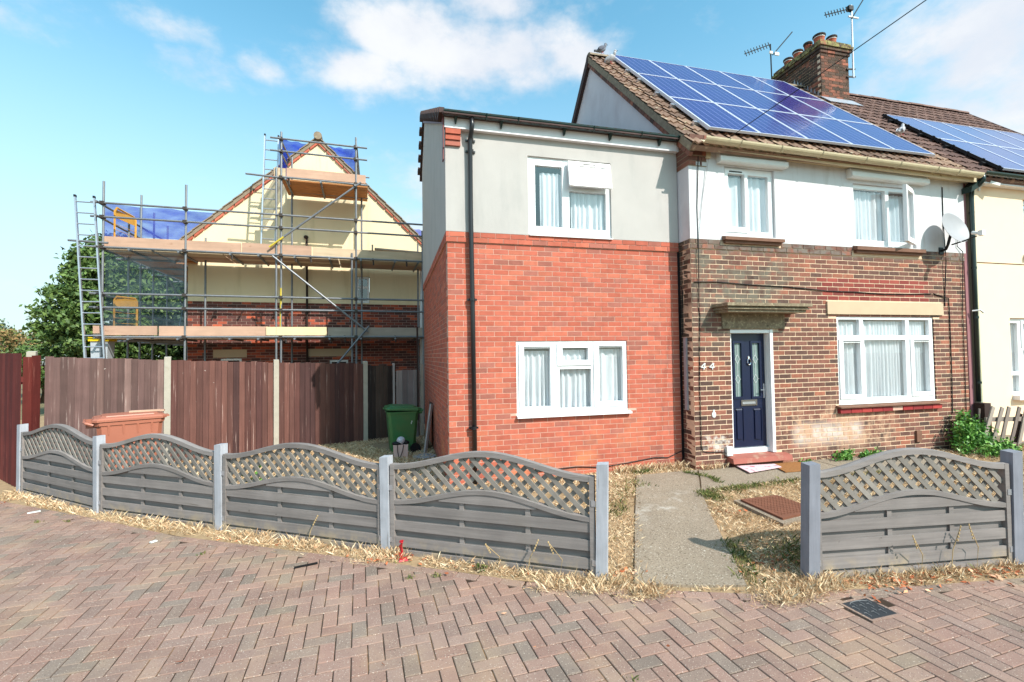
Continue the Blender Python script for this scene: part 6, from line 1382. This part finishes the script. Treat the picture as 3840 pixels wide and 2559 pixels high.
# greener edges along the path and in the shade of the right hand panel
def along(pts, n, sp):
    pts = [np.array(p) for p in pts]; k = NR.randint(0, len(pts)-1, n); u = NR.uniform(0, 1, n)[:, None]; A = np.array(pts); P = A[k] + (A[k+1]-A[k])*u + NR.normal(size=(n, 2))*sp
    return np.concatenate([P, gz(P[:, 0], P[:, 1])[:, None] + .002], -1)
e1 = along([(3.2, -1.28), (4.0, -1.22), (5.0, -1.20), (6.5, -1.2)], 1100, .05); e2 = along([(3.10, -1.32), (3.18, -1.5)], 500, .06); e3 = along([(2.12, -3.32), (2.3, -2.95), (2.45, -2.65)], 380, .06); e4 = along([(2.7, -3.05), (3.3, -3.1), (4.2, -3.2)], 1700, .16)
e5 = along([(2.62, -.9), (2.50, -.62), (1.9, -1.35), (1.75, -1.7), (1.6, -1.3)], 320, .06); e6 = along([(3.46, -.42), (3.66, -.75), (3.6, -1.0)], 420, .02); e7 = along([(2.75, -.2), (3.0, -.18)], 300, .04)
blades('green_grass', np.concatenate([e1, e2, e3, e4, e5, e6, e7]), .055, 'green_blade', .8, .004)
# tall straw along the fence foot on the pavement side
foot = []
for a, b, n in ((PA, PB_, 1600), (PB_, PC, 5200), (PC, PD, 6500), (PD, PE, 3200), (PF, PG, 6500)):
    a, b = np.array(a), np.array(b); d = (b-a)/np.linalg.norm(b-a); nrm = np.array([d[1], -d[0]]); u = NR.uniform(0, 1, n); c = .5 + .3*np.sin(u*19 + n) + .3*np.sin(u*43 + 2*n); u = u[c > NR.uniform(0, 1.05, n)]
    P = a + (b-a)*u[:, None] + nrm*(.05 + np.abs(NR.normal(size=len(u)))*.07)[:, None]; foot.append(np.concatenate([P, np.full((len(P), 1), .002)], -1))
for (c, n, s) in ((PD, 3000, .13), (PE, 3000, .14), (PF, 3000, .14), ((.62, -2.80), 1500, .12), ((1.2, -3.12), 1500, .11), ((2.25, -3.46), 1800, .14)):
    P = np.array(c) + np.array((0, -.10)) + NR.normal(size=(n, 2))*np.array((s, s*.45)); foot.append(np.concatenate([P, np.full((n, 1), .003)], -1))
foot = np.concatenate(foot); blades('straw_tufts', foot, .022, 'straw', 1.9, .0009)
blades('straw_tufts', foot[NR.uniform(0, 1, len(foot)) < .10], .085, 'straw', .6, .0011)
wl = np.concatenate([along([(2.5, -.12), (3.0, -.12), (3.66, -.16)], 700, .045), along([(3.78, -.40), (4.2, -.38)], 120, .02), along([(9.0, -.7), (10.6, -.75)], 900, .1)]); blades('straw_tufts', wl, .11, 'straw', .6, .003)
# weeds rooted in the paving joints
jw = [np.concatenate([np.array(c) + NR.normal(size=(n, 2))*.022, np.full((n, 1), .0)], -1) for c, n in (((-.62, -2.42), 26), ((-.40, -2.45), 30), ((1.95, -4.62), 34), ((-4.9, .25), 26), ((-4.55, .18), 16), ((-2.6, -1.35), 14), ((.6, -4.1), 10), ((3.4, -4.4), 14))]
blades('joint_weeds', np.concatenate(jw), .028, 'green_blade', .8, .004)
# darker thatch in patches of the lawn
th = scatter(30000, -.4, 9.4, -4.0, -.05, keep=lambda P: (cn(P, 2.0, 7.) > .56) & ((P[:, 1] < -.33) | (P[:, 0] < 3.72))); blades('brown_thatch', th, .032, 'thatch', 1.6, .0026)
th = scatter(30000, -6.2, -.05, -2.2, 4.2, keep=lambda P: cn(P, 1.7, 3.) > .58); blades('brown_thatch', th, .03, 'thatch', 1.4, .0024)
# fallen leaves
def litter(name, P, size, m, z=.006):
    n = len(P); C = np.concatenate([P, gz(P[:, 0], P[:, 1])[:, None] + z + NR.uniform(0, .02, n)[:, None]], -1); R = rand_rot(n); R = R*np.array([1, 1, .45])[None, :, None]
    base = np.array([(-1, 0, .15), (-.2, -.5, -.05), (1, 0, .2), (-.1, .5, .1)])*.5; s = size*NR.uniform(.6, 1.4, n)
    V = np.einsum('nij,kj->nki', R, base)*s[:, None, None] + C[:, None, :]; o = npobj(name, V.reshape(-1, 3), np.arange(n*4).reshape(n, 4), m, NR.uniform(0, 1, n), kind='stuff'); return o
L_ = []
for a, b, n in ((PD, PE, 26), (PF, PG, 95), (PC, PD, 26)):
    a, b = np.array(a), np.array(b); d = (b-a)/np.linalg.norm(b-a); nrm = np.array([d[1], -d[0]]); u = NR.uniform(0, 1, n); L_.append(a + (b-a)*u[:, None] + nrm*(.08 + np.abs(NR.normal(size=n))*.09)[:, None])
for c, n, s in (((-.80, -2.0), 60, .11), ((3.2, -3.66), 60, .22), ((2.45, -3.1), 50, .2), ((2.9, -3.0), 40, .25), ((1.25, -2.9), 24, .12), ((4.2, -3.75), 50, .2), ((3.05, -1.95), 12, .1), ((-5.9, 1.3), 20, .2)): L_.append(np.array(c) + NR.normal(size=(n, 2))*np.array((s, s*.4)))
L_.append(np.stack([NR.uniform(-6, 7, 40), NR.uniform(-5.6, -3.2, 40)], -1))
litter('fallen_leaves', np.concatenate(L_), .052, 'leaf_litter')
# dry stalks standing against the fence
for i, (x, y, h, lab) in enumerate(((.12, -2.52, .26, 'leftmost dead stalk against the trellis panel before the extension'), (.36, -2.66, .30, 'middle dead stalk against the trellis panel before the extension'), (.60, -2.82, .34, 'rightmost dead stalk against the trellis panel before the extension'), (-1.62, -1.42, .30, 'lone dead stalk against the trellis panel left of the gift bag'),
    (3.55, -3.6, .36, 'leftmost dead stalk against the brighter trellis panel right of the path'), (3.85, -3.63, .40, 'middle dead stalk against the brighter trellis panel right of the path'), (4.1, -3.66, .42, 'rightmost dead stalk against the brighter trellis panel right of the path'))):
    t = thing('dry_stalk', lab, 'dry stalk', (x, y, 0), 0, 'dead stalks along the wavy fence', local=True); mb = MB(); mb.path([(0, 0, 0), (.03, .0, h*.5), (.10*(1 if i % 2 else -1), -.02, h)], .0035, 5); part('stem', mb, 'stem', t)
    mb = MB()
    for k in range(5): mb.ell((.10*(1 if i % 2 else -1)*(.6+.1*k), -.02, h*(.72 + .07*k)), (.008, .006, .011), 5, 4)
    part('seed_head', mb, 'stem', t)
